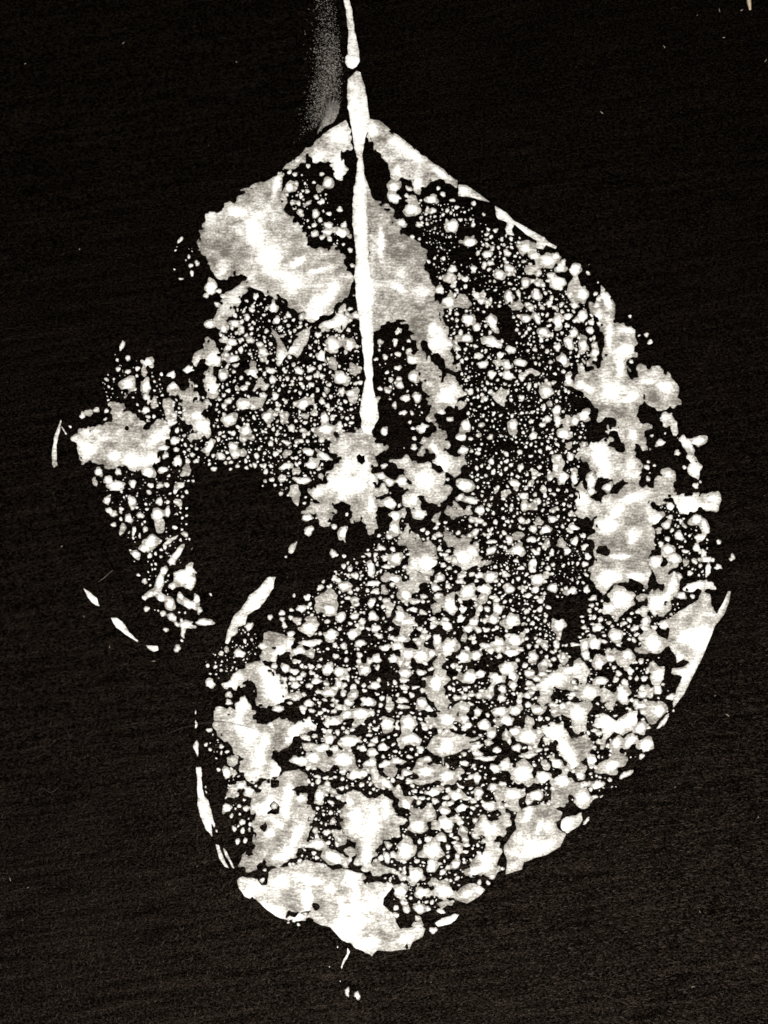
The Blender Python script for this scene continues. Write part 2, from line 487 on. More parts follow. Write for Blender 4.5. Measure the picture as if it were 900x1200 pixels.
patch("paint_patch", "657,961 666,957 674,955.5 682,952 683,961 679,968 672,972 665,977 659,974 657,968", 0.5, 0.45)
cores("663,966,8,8")
patch("paint_patch",
 "606,951 619,945.5 639,942 650,945.5 659,952 657,961 652,964 654,972 664,977 657,992 641,1002 628,1005.5 614,1011 612,1019 592,1025.5 594,1010 591,1001 591,990 599,979 605.5,972 603,961", 0.35, 0.30)
cores("623,993,14,10,-10 619,955,5,11,15 631,970,4,9,20 640,992,14,5,-30")
patch("paint_patch",
 "557,968 559,957 565.5,954 572,961 583,957 597,954 599,961 594,972 590,981 583,981 585.5,994 590,999 585.5,1008 585.5,1017 581,1025.5 570,1028 552,1030 541,1028 543,1021 552,1010 561,1001 563,990 563,983 557,974", 0.7, 0.28)
cores("574,973,9,8 569,1005.5,9,10 555,1022,6,4")
patch("paint_patch", "531,1049 542,1038 555.5,1034 564,1038 569,1043 562,1051 547,1059 533,1055.5", 0.4, 0.36)
cores("561,1043,6,5 548,1047,8,4,-20")
patch("margin_stroke", "509,1082 518,1075.5 533,1071 539,1072 533,1080 520,1085.5 513,1087", 0.3, 0.8)
patch("paint_patch",
 "277,1032 284,1027 295.5,1028 302,1030 305.5,1037 312,1037 314,1029 314,1022 322,1017 333,1015.5 353,1011 358,1007 367,1009 382,1013 391,1019 402,1018 415.5,1022 424,1024 426,1033 427,1036 442,1033 458,1035.5 "
 "459,1042 451,1053 449,1060 460,1071 464,1080 469,1089 482,1087 489,1080 493,1084 499,1089 495.5,1098 484,1104 480,1112 458,1115.5 442,1114 435.5,1120 429,1117 422,1114 409,1105.5 400,1102 387,1087 375.5,1084 "
 "364,1078 353,1080 335.5,1080 324,1075.5 313,1067 304,1058 295.5,1051 293,1054 287,1051 280,1041", 0.45, 0.34, edge_white=0.12)
cores("331.5,1031,7,8 360,1053,8,20 371,1033,10,5,-10 417,1070,7,32,-4 402,1070,4,16,-8 321,1068,12,9,35 293,1044,8,9,40 430,1106,18,9,-5 387,1042,8,6 400,1093,12,8,35 413,1030,5,10 475,1100,14,5,-15 350,1075,10,5")
void("337,1073,3,6,30 344,1071,6,3,-20 356,1071,4,2 371,1063,4.5,5.5 363,1068,6,1.5,-30 343,1081,5,2.5 362,1079,3.5,3 476,1109,1.5,1.5")
patch("paint_patch",
 "403,930 412,927 423,930 430,937 437,932 445.5,934 459,937 465.5,950 479,963 469,968 468,981 459,983 443,992 437,1008 437,1019 425.5,1023 417,1012 414,999 419,985.5 408,983 401,977 394,965.5 399,957 403,945.5 401,937", 0.85, 0.28)
cores("417,959,11,11 437,966,8,20,10 430,1001,7,17,5 452,945,5,9 409,940,6,6")
patch("paint_patch",
 "260,802 273,793 284,782 293,775.5 304,773 311,760 309,752 311,742 331,740 344,751 340,762 331,769 327,775.5 313,776 315.5,782 327,791 333,802 340,820 342,825.5 324,824 313,831 300,827 295.5,815.5 298,804 293,798 280,807 267,808", 0.8, 0.27)
cores("318,800,11,15 323,815,13,8,20 340,755,6,6 327,762,9,6,-30 272,802,8,5 309,785,7,8")
void("321,759,3,2.6,-30")
patch("paint_patch",
 "248,829 260,830 273,827 280,818 289,812 291,824 298,833 295.5,840 309,851 319,846 327,842 340,844 344,851 349,844 362,841 370,849 364,858 351,862 335.5,875.5 318,881 318,889 329,898 331,904 324,913 304,914 298,918 "
 "287,911 280,902 281,895.5 287,889 273,880 267,869 258,864 251,853 249,847 253,840 250,835", 0.6, 0.27)
cores("296,858,10,9 304,881,6,11 324,902,8,7 346,855,13,7,-32 362,847,7,6 285,826,9,9 311,868,6,9 340,866,10,4,-40")
void("268,838,4,2.5,-20")
patch("paint_patch",
 "307,918 315.5,913 331,907 349,902 360,909 358,920 342,925.5 347,929 358,931 361,938 355.5,944 364,944 369,951 367,969 362,982 351,1000 340,1011 327,1018 313,1015.5 304,1011 298,1018 287,1018 283,1004 293,1000 298,995.5 "
 "294,984 293,971 297,958 293,942 298,933", 0.6, 0.27)
cores("338,930,7,18,5 313,945,6,9,20 346,982,6,24,28 316,976,7,7 326,965,9,5,40 352,936,6,5 335,950,5,10 325,1005,9,4,-20")
void("322,918,6,5 310,969,4.5,5.5 355,924,7,3,10 362,960,1.6,2")
void_poly("430,565 455,533 485,565 480,600 420,605 412,595 440,580", (220, 820))
blob(220 + 456 / 4.5, 820 + 563 / 4.5, 3.2, 3.6, 0.6)
patch("margin_stroke", "230,899 235.5,899 237,918 239,933 244.5,938 248,951 251,966 248,964 249,981 242,973 234,955.5 231,940 231,920", 0.25, 0.85)
patch("margin_stroke", "252,989 257,991 262,1004 269,1018 263,1016 255.5,1004", 0.2, 0.85)
patch("margin_stroke", "261,992 266,998 275.5,1018 272,1017 264,1003", 0.15, 0.85)
patch("margin_stroke", "313,677 324,675 320,689 309,707 302,714 291,720 287,731 279,735.5 279,742 272,745.5 267,755.5 263,754 265.5,742 273,724 287,707 291,698 302,689", 0.35, 0.62)
cores("305,697,6,16,35")
patch("margin_stroke", "96,688 104,693 113,701 117,711 111,709 103,702", 0.2, 0.85)
patch("margin_stroke", "129,724 137,724 147,732 151,741 163,751 161,753 147,744 135.5,735.5", 0.2, 0.9)
patch("margin_stroke", "170,756 178,756 185,757 186,762 180,764 175,762", 0.2, 0.9)
patch("margin_stroke", "71,490 72,494 69,509 65.5,527 67,545.5 63,549 60,544 61,524 64,509", 0.3, 0.6)
patch("margin_stroke", "70,498 73,500 79,509 77,510", 0.1, 0.45)
patch("paint_patch",
 "82,512 89,507 89,501 104,500 113,497 129,494 129,473 138,470 142,473 148,464 150,469 145.5,480 158,484 164,491 178,498 193,493 202,504 195.5,518 184,527 187,540 180,551 167,551 153,553 140,544 127,551 120,544 107,544 93,543 90,531 90,518", 0.65, 0.24)
cores("104,527,11,9 156,539,17,9 183,513,5,20,45 133,534,9,8 178,538,12,8")
void("172,500,6,3,-35 149,501.5,1.6,1.3")
patch("paint_patch",
 "217,444 224,441 225.5,455.5 234,464 231,471 242,469 244,475.5 240,482 249,491 250,507 242,513 231,513 224,521 219,515.5 227,504 224,495.5 215.5,498 218,487 215.5,475.5 209,473 211,464 200,462 198,451 207,449 213,455.5 219,453", 0.8, 0.25)
cores("238,500,10,9 202,453,5,4 230,487,8,7")
patch("paint_patch", "240,397 251,397 253,405.5 261,419 260,428 247,429 240,421 233,422 229,434 220,438 213,434 221,425.5 227,414 238,405.5", 0.6, 0.30)
cores("251,419,9,9 222,433,5,4")
patch("paint_patch", "238,434 249,430 253,441 258,452 253,463 243,465.5 242,457 235.5,445.5", 0.6, 0.22)
cores("250,454,7,9")
patch("paint_patch", "440,335 480,370 515,365 510,385 490,390 520,440 530,470 500,520 480,540 465,480 470,420 450,380", 0.5, 0.30, (220, 310))
patch("paint_patch", "660,315 640,370 625,420 590,470 580,495 555,480 525,470 545,430 580,380 540,375 600,350", 0.5, 0.34, (220, 310))
cores("495,480,20,34 552,448,26,24", (220, 310))
patch("paint_patch", "700,330 740,290 790,270 785,240 820,230 825,265 845,290 830,330 800,355 775,345 740,355 710,350", 0.6, 0.30, (220, 310))
cores("765,312,38,20,-20", (220, 310))
patch("paint_patch", "400,600 405,510 430,465 510,420 515,390 545,375 570,405 590,405 590,370 625,365 660,405 695,445 665,465 665,495 640,515 660,535 600,545 560,530 520,520 485,540 480,590 440,620", 0.6, 0.26, (540, 690))
cores("490,480,64,36,-28 590,420,40,22,-10", (540, 690))
void("602,497,17,14", (540, 690))
patch("paint_patch", "590,210 620,150 680,120 695,95 715,125 780,140 820,160 895,145 820,180 800,215 740,240 680,260 672,300 662,265 620,245", 0.5, 0.26, (370, 830))
cores("692,192,40,42", (370, 830))
# stem and midrib
patch("stem", "402,-12 409,-12 409.5,0 412.7,13 416,37 420.7,59 422,72 418,79 413,81 407,79 404,73 405,67 408,64 407,56 408,40 405.3,13 402.7,0", 0.2, 0.74, vein=0.3)
cores("412,73,7,6")
patch("stem", "418,83 422,85 428,100 433,133 434,150 428,163 424,185 418,185 415,173 412,150 407,127 407,93", 0.25, 0.62, vein=0.4)
cores("420,150,10,24 416,120,5,20 424,160,6,8")
patch("midrib", "419.5,182 424.5,182 427,203 431,223 432,254 433,299 438,325 442,343 439,377 437,417 437,452 444,488 437,505 436,511 428,511 424,505 422,479 428,443 425.5,405 421,377 417,343 415,320 417,299 413,263 413,241 417,208", 0.35, 0.70, vein=0.2)
cores("428,345,13,26 423,270,5,55 430,410,6,40 433,480,8,16 432,450,5,30")
patch("paint_patch", "427,203 432,218 437,234 440,250 434,260 429,240 426,215", 0.3, 0.3)
patch("drip_trail", "660,583 675,610 660,650 640,680 632,702 627,690 640,650 660,620", 0.1, 0.75, (260, 980))

# ---- blobs of paint traced tile by tile
blobs((200, 130), "625,405,30 665,385,12,18 655,333,15 625,328,10,16,30 640,485,13,18 675,488,14,20 685,540,20,22 725,290,13 720,425,16 710,382,10 757,378,12,8 770,455,13 725,490,30,12,-35g 795,478,18 765,540,20,25 788,575,14 755,600,15 725,580,9 730,612,9 690,608,10 760,645,20,22 665,597,12 50,682,20,11,-45 140,803,17,19 106,815,13 92,770,10,12 114,855,14,18 55,885,18,9 112,742,7 18,838,8 685,440,9 690,455,12")
blobs((360, 130), "460,460,45,28,20 455,400,36,28 525,445,14 535,408,22,12,25 555,520,50,38c 550,465,32,24g 500,590,28,24 590,600,28,16,25 555,662,14 592,677,11 655,470,34,26 690,405,14 718,440,20,16,35 770,470,13 792,508,15,10 873,490,16,11 740,525,13 660,530,22,16 860,568,10 877,598,12 760,600,40,26 860,690,40,28 640,795,12 715,780,14 170,520,18 118,540,18,10 180,640,38,36 195,600,18,20 225,660,16g 110,600,24,22 105,640,28,16 78,670,15 118,675,15 40,645,20,22 45,540,20,28 68,575,16 35,600,12 70,478,20,12 48,453,14 225,733,16 238,813,14 110,380,26,30 75,335,14 65,410,22,24g")
blobs((520, 180), "43,245,15,12 70,283,18,10 152,265,17,12 210,322,12,15 140,343,12 155,373,14,16 195,367,5 20,300,12 45,385,40,34 135,470,38,26 235,400,11 272,405,16 230,530,28,22 180,525,16 335,525,25,18,30 305,450,13 318,485,12 420,570,18,12 455,582,11 460,610,34,24g 345,608,34,18,10 375,540,11 400,550,8 430,500,46,40,30 480,540,30,22 545,565,56,42c 590,545,28,24 615,600,36,30 630,575,20 690,610,42,30,-25 600,680,45,38 565,645,18,26 700,730,52,66,-15g 730,740,38,44 665,745,20 430,680,22,26 495,690,18,14 500,630,18 490,740,24,34 210,590,16,22 245,580,24,14 115,660,26,18 30,660,40,24g 45,605,26,16 290,640,28,30 195,775,20,16 170,748,20 760,632,15,10,25 815,680,8 800,737,14 822,765,20,18 810,800,22,16 155,610,22,24 690,805,25,20")
blobs((60, 380), "372,113,14,28,15 405,180,17 345,185,13,10 350,235,15,20 405,250,16 452,235,14 452,272,12 293,290,13,11 330,287,9 305,327,10 335,155,5 405,315,44,42c 400,310,26 510,200,30,28 490,250,18,26g 500,330,26,48 500,380,25,18 440,340,12 532,274,8 580,262,12 632,265,28,20,-30 568,290,7 574,317,7 545,350,8 500,450,24,22 512,408,14 235,450,17 290,455,14 303,400,9 288,498,10 165,480,18,24 195,465,28,18g 545,410,18,34g 610,430,30,40g 650,480,16 510,487,16,12 540,487,12 635,520,26,14 650,610,28,24 660,660,18,16 590,650,40,18 665,720,28,34 720,720,16 710,770,30g 600,690,20 510,780,40,34 590,770,30,18 250,780,26 300,820,30,24 340,850,50,32 230,830,16,24g 355,780,22,20 525,850,16,14 570,850,17,20 605,845,17,14 430,840,18,28 515,885,18,12 680,850,26,16,-20 835,640,20,40,30 885,695,18,22 860,760,20,14 745,690,20,12 765,655,12 765,720,20,12 765,323,12 96,540,12,8,20")
blobs((220, 310), "122,120,40,46 95,162,17 165,138,16 155,212,22,16 190,165,18 117,315,26,22 190,335,20,24 357,168,17,26 337,237,18,15 310,280,17,20 248,308,26,24 283,340,18,20 258,360,12 452,225,25,34 410,182,8 468,293,24,22 533,265,16,20 515,297,12 602,275,14 530,325,12 627,315,11 430,295,9 332,335,14 413,350,14,16 370,340,9 380,373,9 405,387,10 335,398,24,18 378,420,20,16 400,462,34,16,25 408,432,9 235,408,28,20 215,440,26,20 278,450,14,20 325,470,18,10 240,495,36,18,-30 205,475,16 255,530,24,12 185,585,27,26 240,565,13 340,570,40,26c 340,525,20,22g 300,650,20 315,625,14 280,600,14 370,630,18,44,35g 445,610,16,24 400,685,24,18 465,690,22 420,515,12,16 440,560,30,16 485,600,11 690,370,20 765,425,45,46c 705,480,30,38 855,425,28,42,-15 770,520,24,34g 810,598,42,42c 880,550,32,40g 885,270,24 560,525,16,14 585,560,25,24 650,553,22,18 695,540,16 640,598,20,16 680,580,18,24g 650,635,18,14 600,630,16,10 745,635,14 710,595,10 523,600,15 505,637,12 810,670,18,22 860,680,30,16,-30 595,675,13 610,735,28,34 710,720,20 738,745,18,16 660,690,14 365,730,30g 295,740,40,36c 215,720,20 215,665,14 190,690,14 190,745,16 155,740,9 150,765,10 220,815,42,38c 305,875,30,26 420,800,40,26,-35 470,760,14,12 720,810,22,34 765,805,14,20 800,850,16,28 720,870,45,28 548,865,20,22 610,875,16,14 500,825,14 615,800,24,18g 570,825,12 840,810,14 830,845,12 870,805,11 345,750,16,22")
blobs((380, 310), "390,350,20 375,410,18,22 442,402,12 322,485,18 390,473,18,16 447,455,20,18 275,500,14,12 295,408,20,18g 388,545,22,18 332,568,14 460,500,26 470,595,26,32 400,635,18,22,-20 395,600,20,14 353,610,16 293,655,18,14,20 333,665,18,20 430,705,27,25 490,700,26,28 415,785,24,16 370,745,15,24,-20 345,710,10 463,785,15 450,830,12 468,863,15 520,860,36,28 440,665,9 500,750,9 365,655,8 375,625,10 620,775,20,16 663,815,20,15 610,135,30,24 735,195,40,50g 655,195,38,36 680,115,20,14 660,75,40,22g 760,290,36,34 700,260,14 805,330,22 745,80,24,16 800,165,22 825,200,16,14 890,405,20,28 850,400,30,20g 745,385,30,20 703,443,18,14 720,360,14 810,480,24,16 840,525,30,20g 885,575,24,18 660,258,10 675,282,10 700,295,12 700,330,10 683,362,10 745,450,10 708,487,10 800,430,12 675,30,28,20 745,850,28,30 830,847,18,13 770,668,18 845,655,12 725,740,28,22g 160,550,30,38g 160,690,26,44,20g 280,715,18,20g 185,620,20,12")
blobs((520, 340), "255,168,30,58,-25 130,155,34 175,195,20 262,278,66,26,25 355,315,28,24 400,380,36,22,10 445,432,34,15,-35 412,460,20 250,443,22 540,535,38,36c 620,75,17 635,758,32,34 740,660,38,30 690,690,24,28 650,690,26,30g 600,690,18,36 735,290,25,34 685,225,22,30,-20 600,170,32,44 525,220,30,25 510,265,12,20 550,240,14 660,280,22,38,-25 600,300,20,25 630,370,25,34,-20 655,140,24,22 730,140,30,34 700,160,20 775,170,18 770,215,22 800,330,26,24 795,290,18,22 435,150,25,20,30 490,150,18,38,-15 450,205,14 480,316,18,15 345,40,25,45 375,80,40,30g 440,75,16 490,30,24 395,20,12,30 570,40,15 555,70,22,18 460,95,18 690,80,26,18 70,308,20,18 185,345,26,16 300,345,24,20 335,395,30,28 340,450,38,26c 205,390,30,22 450,505,16,24 410,570,20 220,570,16 300,560,35,30g 365,715,30,36c 475,765,26,22 525,620,14,22 595,635,26 550,680,18,22 520,710,18,14 660,470,22,40c 725,500,40,32 120,715,28,30 30,680,20,13 100,775,25,20 100,845,30,22 200,712,18,13 245,775,18,20 405,855,16 325,865,14 605,885,20 670,880,18,22 660,820,22g 120,255,34,24 425,240,9 450,255,8 460,290,9 395,140,12 562,378,14 630,430,14 500,360,9 480,385,12 545,320,14 30,120,10 70,155,13 90,222,14 75,350,14 115,313,12 165,295,13 125,285,9")
blobs((660, 340), "360,380,13 437,237,16 460,273,16 352,140,12 715,795,42,30 510,808,31,21 600,858,17,22 470,770,11 540,760,8 400,240,8 255,790,16g")
blobs((80, 560), "207,118,24,26 215,175,20,18,30 240,190,24,18 235,247,18,14 278,165,14 335,120,26,28 335,160,12,18 320,215,24,28 380,200,20 285,270,20,34g 345,280,14,28 345,318,10 375,305,8,14 405,235,10 405,272,14,22 430,40,15,13 425,75,14g 480,40,18 480,125,22,20 470,190,42,34 485,245,28,38g 525,180,16,30 525,130,16,12 520,40,14 585,40,30,18,-30g 625,75,14 655,14,11 630,18,9 565,75,14 625,160,9 570,190,9 625,197,10 600,210,10 560,262,16,12 615,297,18,16 600,270,10 485,330,10 430,340,42,38 400,370,30,24 355,405,26 325,385,8 350,443,6 440,320,25 490,380,12,10 430,410,14,18 460,400,9 485,415,10 540,330,50,11,-32 510,365,10,18 595,325,10 575,400,22,60,32 545,440,20,25 505,490,22,26 480,550,22,60,18 440,610,52,17,-18 400,630,18 490,630,20,24 535,665,26,34 500,720,16,18 548,735,22,18,40 600,520,55,50 640,490,34 640,540,34,40 545,570,26,17,-20 640,570,24,26 590,625,26,20,40 640,670,52,30,25 675,640,18,28 690,700,14,26 620,775,44,22 570,770,22,12,30 605,810,16,36 720,760,50,20 415,693,19,16 458,697,6 477,700,8 515,800,20,14 747,614,9 595,860,10 575,900,20,22 402,545,18,20 370,512,10 420,495,7 430,565,8 425,535,7 455,480,8 430,515,6 583,710,8 612,710,9 595,750,10")
blobs((220, 480), "215,50,45,33c 305,120,34,20g 115,195,22,45,30 250,235,30,22 170,245,22 235,195,30,22 240,125,16 140,312,18,14 197,280,12 227,311,11 308,305,11 352,294,16 362,245,14,20 412,325,16 440,298,14 445,368,18,14 490,445,13 460,400,11 410,380,12 392,403,7 465,230,18,20 525,230,28,22g 520,300,40,20,-15 610,375,45,20 570,450,26,58g 580,370,35,14 550,95,18 635,220,32,22 720,245,45,22,30 650,290,34,25 600,165,16 520,175,25,16 630,570,32,16 640,638,32,24,-20 775,617,16,14 823,650,22,44,15 555,728,16,42,25 520,775,9 773,760,22,20 822,773,13 840,550,12 705,160,18 690,310,14 615,495,10 438,182,18 475,130,15,12 300,185,9,12 735,110,45,30 800,85,16,24 605,110,16 315,85,14 385,155,9 378,210,12 335,215,8 575,255,13 620,460,8 650,475,8")
blobs((380, 490), "318,67,23,25 315,253,20,18 300,305,32,22,30 345,335,28,24 410,335,40,28,15 475,110,14 473,152,22,16 420,160,7 720,100,24,20 735,170,28,20 345,450,40,30 300,450,24,22g 415,500,22g 370,515,30 370,580,30,32 500,505,42,32c 300,685,26,18 360,692,15 318,738,22,16 380,738,32,36 330,782,28,15 233,693,12,8 288,622,12 345,630,18,14 100,605,26,42,15 55,572,16 50,715,22,20 103,730,13 245,790,22,46,-8 365,850,34,24 325,840,24,30g 270,872,34,14 740,355,44,38c 715,415,26,20 770,432,42,16 590,520,34,14,-50g 805,268,16,12 810,300,13,8 800,600,22,14,-30 775,540,16,18 815,540,26,12 820,485,30,22 870,700,28,18,-30 650,742,22,13 660,795,20,13 610,840,24,20 580,630,14 545,605,16,12 520,590,14 600,555,12 545,632,10 650,320,12 165,830,18 75,855,18,13 100,885,35,20 103,778,15,12 170,765,10 130,830,10,14 395,460,12")
blobs((540, 520), "35,220,36,38c 55,298,40,18 55,405,16,18 95,405,25,14 183,411,17 80,465,24,14,-30 160,515,28,14 165,560,32,20,-30 230,470,16 255,505,22,26 300,485,30,24g 300,560,42,38c 320,655,20,14 290,620,18,12 335,275,24,22 335,327,22,25 322,405,22 380,450,24 375,505,26,18 410,410,24g 380,630,25,22 378,662,20 395,570,28,16,30 405,715,40,34 450,455,30,24 480,395,24 285,210,34,16,10 265,345,14 315,125,18,22 310,45,15 480,580,15,24,20 460,655,20,14,20 485,635,14 595,440,28,18 535,435,14 560,565,22 530,525,28,26g 600,510,18,30,15 670,595,20,24 655,635,20,16 645,485,18 650,545,20 485,760,32,24 585,775,38,24,-20 670,770,18,20 700,815,18,14 395,770,20,24 260,770,28,20 420,828,18,12 415,873,14,18 240,695,24,16 100,695,24,16 160,700,34,26c 120,765,38,30 35,780,45,42c 195,870,32,34 15,875,20 100,870,18,18 60,688,17,14 15,693,18,12 170,805,25,12 305,712,14 330,775,10,18 580,65,18 690,200,26,44 690,250,24 600,180,20,42 540,180,32,40c 520,110,34,30g 500,125,22 505,160,20g 240,55,14 240,90,14 370,65,10 160,95,15,20 90,50,14 170,145,14,18 85,130,14 135,165,13 90,165,10 345,232,14 470,245,13 515,245,12 540,320,12 573,330,12 462,310,10 390,265,14 410,300,16,20 240,130,14 265,160,12 375,135,12 480,50,12 420,40,14")
blobs((670, 520), "500,430,25 567,487,28 520,330,20,27 520,390,20,14 660,550,23 697,577,20 776,522,16 845,598,18,22 775,650,23,17 710,610,32,18 720,665,18,36 745,615,13 680,495,36,22 660,400,36,30 700,430,20,40 715,460,20 595,125,14 395,125,15 435,115,11 408,95,10 405,187,15 413,157,7 510,560,32,28 540,610,38,36 445,625,45,42c 475,690,45,36g 505,500,18 470,530,18 570,545,11 600,570,22,11 600,625,22,20g 645,615,17 625,685,17 675,640,13 575,803,28,22 640,805,18,13 190,230,27 680,205,10 655,220,16,22 530,455,12,16 460,380,34,30g 100,200,27,44 100,165,20 590,395,10 575,410,12 570,700,20 460,460,20g 540,730,30,40g 585,545,9")
blobs((220, 660), "433,288,17 495,262,18 497,294,16,13 547,248,13 545,285,14 508,328,17,22 560,168,12 540,375,22 598,240,24,26 633,235,10 322,335,22,25 300,412,13,18 340,403,11 320,375,9 630,180,18,24 700,130,20 740,195,55,42g 745,240,32,26 690,230,20,40g 715,97,13 795,92,18,14 823,125,32,22 860,155,15 885,65,16 822,14,16 640,345,52,45c 650,300,30,25g 805,290,26 760,375,36,30c 868,380,28,22 640,420,50,20 690,418,24,14 585,465,45,26 515,553,26 175,475,16,14 270,475,34,22 105,540,12 145,545,14 180,567,11 118,580,8 118,635,28,26 215,695,26,17 215,735,22,19 395,440,26,18 560,570,30,18 455,545,22,14 600,545,14 650,550,20,14 655,580,20,14 735,565,32,24 690,545,20,12 700,510,12 680,625,30,18 745,685,38,16 690,680,22,14 820,690,15,16 850,735,24,18 795,765,16,14 840,800,28,22 770,830,30,22 730,845,18,22 640,740,30,22 605,765,24,14 480,770,30,20 520,850,36,32g 440,855,20 570,640,28,20 550,610,24,16 830,640,14 870,655,22,12 800,575,28,20 840,600,16,20 825,435,24,18")
blobs((380, 670), "425,95,50,50g 430,120,32,34 480,95,22g 400,235,36,42 440,265,50,24c 430,310,40,18g 345,180,32,22g 410,355,36,22 320,400,30,22 385,395,32,22 290,340,26,15 270,300,30,22 190,380,34,20 150,330,34,24 35,335,42,32c 30,200,38,34 35,130,45,28g 85,240,30,26 160,235,28,18 110,75,36,22 160,150,26,14 75,45,20,14 160,20,20 250,65,30,16 245,10,20 320,30,20g 370,40,34,24 270,105,24,18 250,165,22,30 255,235,34,24 315,100,20,30g 310,185,14 485,25,36g 495,155,14 520,160,13 470,200,28,18 520,215,22,18 590,85,30,20 610,30,22 655,75,22,16 755,105,48,46c 840,90,42,26 725,20,28,14 775,12,18,14 815,20,26,18 720,50,24,14 875,30,30,26 665,180,38,60,-15c 590,190,30g 730,200,28,20 820,195,18,20 720,245,28,20 785,265,26,22 760,300,26,22 810,308,23,17 855,308,20,14 885,250,20,26 640,285,36,26 575,285,22,14 595,355,30,36 660,395,44,66,35c 655,400,30,46,35 740,350,20,25g 780,350,20 790,375,15 840,388,26,14 880,420,20,18 800,445,28,26 735,450,40,32 510,445,45,42c 440,435,36,28 565,430,22,25 610,480,30,32g 680,497,18 720,505,10 440,487,24,17 365,460,30,24 400,480,16,24 275,460,28,24 235,470,16,26 280,505,16 215,520,36,26,-30 80,525,32,24 20,510,28,30 130,515,12 75,590,20,24 20,640,45,18 100,600,13 100,640,18,20 150,605,20,12 210,600,18,12 270,600,36,20 290,570,15 425,535,40,28 420,575,26,16 510,530,26,20 460,650,20,16 425,610,28,14 480,610,26,12 410,680,40,16 415,715,38,14 340,675,24,18 515,695,34,28 555,725,24,16 595,595,64,84g 590,590,36,66 620,690,36,48g 645,775,50,34c 565,790,45,25g 730,720,40,30g 765,555,48,34 720,550,22g 700,662,22,18 740,658,20,16 775,648,15,13 815,655,20,14 825,540,30,20 740,775,22,20 755,810,26,18 845,810,28,26 810,740,28,20 125,685,28,16 75,715,18,16 120,750,32,20 230,690,40,32 195,750,45,36 170,800,18g 255,745,16,20 45,790,36,26 105,800,12,8 330,800,42,30 445,800,40,45c 385,820,18,14 530,825,16 560,820,13 30,840,16 135,885,70,22 450,885,70,26c 235,825,12")
blobs((540, 690), "520,190,38,40c 420,110,14,18 418,65,20,12 508,42,11 270,170,45,48c 285,270,42,40 175,165,24 200,285,38,25 85,352,26 90,218,20,16 140,217,20,14 70,175,22 35,210,25,22 130,297,34,14 200,325,17 160,332,18 205,358,16 265,340,40,24 310,320,25,16 380,360,36,36c 365,445,32,20 430,450,30,16,-15 245,420,50,42c 270,460,30 45,470,40,30 190,470,50,32c 275,510,28 220,530,26,22 25,530,17 160,525,20 215,575,28,18,-20 210,640,40,24 290,640,28,32 350,565,18 240,690,40,28 120,715,32,26 20,690,20 90,650,28,20 30,725,25,16 165,765,26 150,815,24,16 355,780,50,45c 290,755,30g 365,705,24,35g 355,880,50,14 295,840,30,20 190,855,22,16 80,830,30,18 90,870,30,14 410,640,40,22 660,350,22,25 655,295,22,34 600,295,26,14 720,200,24,18 650,208,18,9 740,160,14,20 475,405,12 500,325,12 455,360,14 395,258,12 325,270,12 453,248,12 443,168,12 355,168,12 378,182,14 350,220,14 400,205,10 420,240,9 345,190,8 425,330,10 450,322,8 680,545,64,44c 780,570,40,30g 620,650,66,58c 615,650,44 540,620,28,18,-30 615,720,30g 850,565,34,42 845,530,22 740,485,38,20 820,475,17 865,495,20 605,525,22,12 490,610,24,14")
blobs((680, 680), "215,100,76,70c 215,100,40,44 150,145,38 385,330,66,74c 385,320,44 240,410,48,56g 250,395,36 410,500,38,52,30c 345,215,26,34 440,235,32,30 190,295,42,30 80,330,32,44 100,440,28,36 160,410,28,22 110,530,38,24 185,525,18 235,540,20 265,480,22 230,610,36,44 210,575,22 150,610,40,36g 330,600,32,20 410,580,22,30 475,615,28,16,-25 320,660,34,16 395,690,66,58g 418,685,36,42 440,745,16,52,35 320,780,34,38,25 350,862,42,34 265,850,24,50,45 190,862,32,34 290,250,26,18 340,250,26,18,30 160,665,26,36g 70,95,22,18 50,160,15 35,50,18,26 60,130,14 110,205,15 95,250,36,20 20,252,20,10 200,180,26,34,30g 320,90,26g 435,550,12 375,580,14 340,520,18 300,520,15 260,515,13 320,430,18 385,445,24,18 355,485,12 310,365,22g 180,380,22g 300,650,16,24 345,635,12 270,635,14 460,690,7 490,688,8 230,225,22,10")
blobs((640, 780), "165,250,66,68c 165,250,44 175,330,36,32g 60,520,32,26 85,610,50,48 120,640,52,50g 190,695,54,52c 190,690,38 240,500,36,28 180,580,27 270,630,42,26,-20 345,525,88,50,-25g 345,530,60,36,-25 525,425,44,34,-30 505,480,12,24,30 210,625,24,15 420,578,50,15,-35 370,460,20g 195,740,36,16g 285,590,14,8 250,700,12,8 290,690,14,6,-30 345,640,12,5,-30 215,820,10,28,35 500,320,20,30,20 190,540,26g 265,585,10 225,620,14")
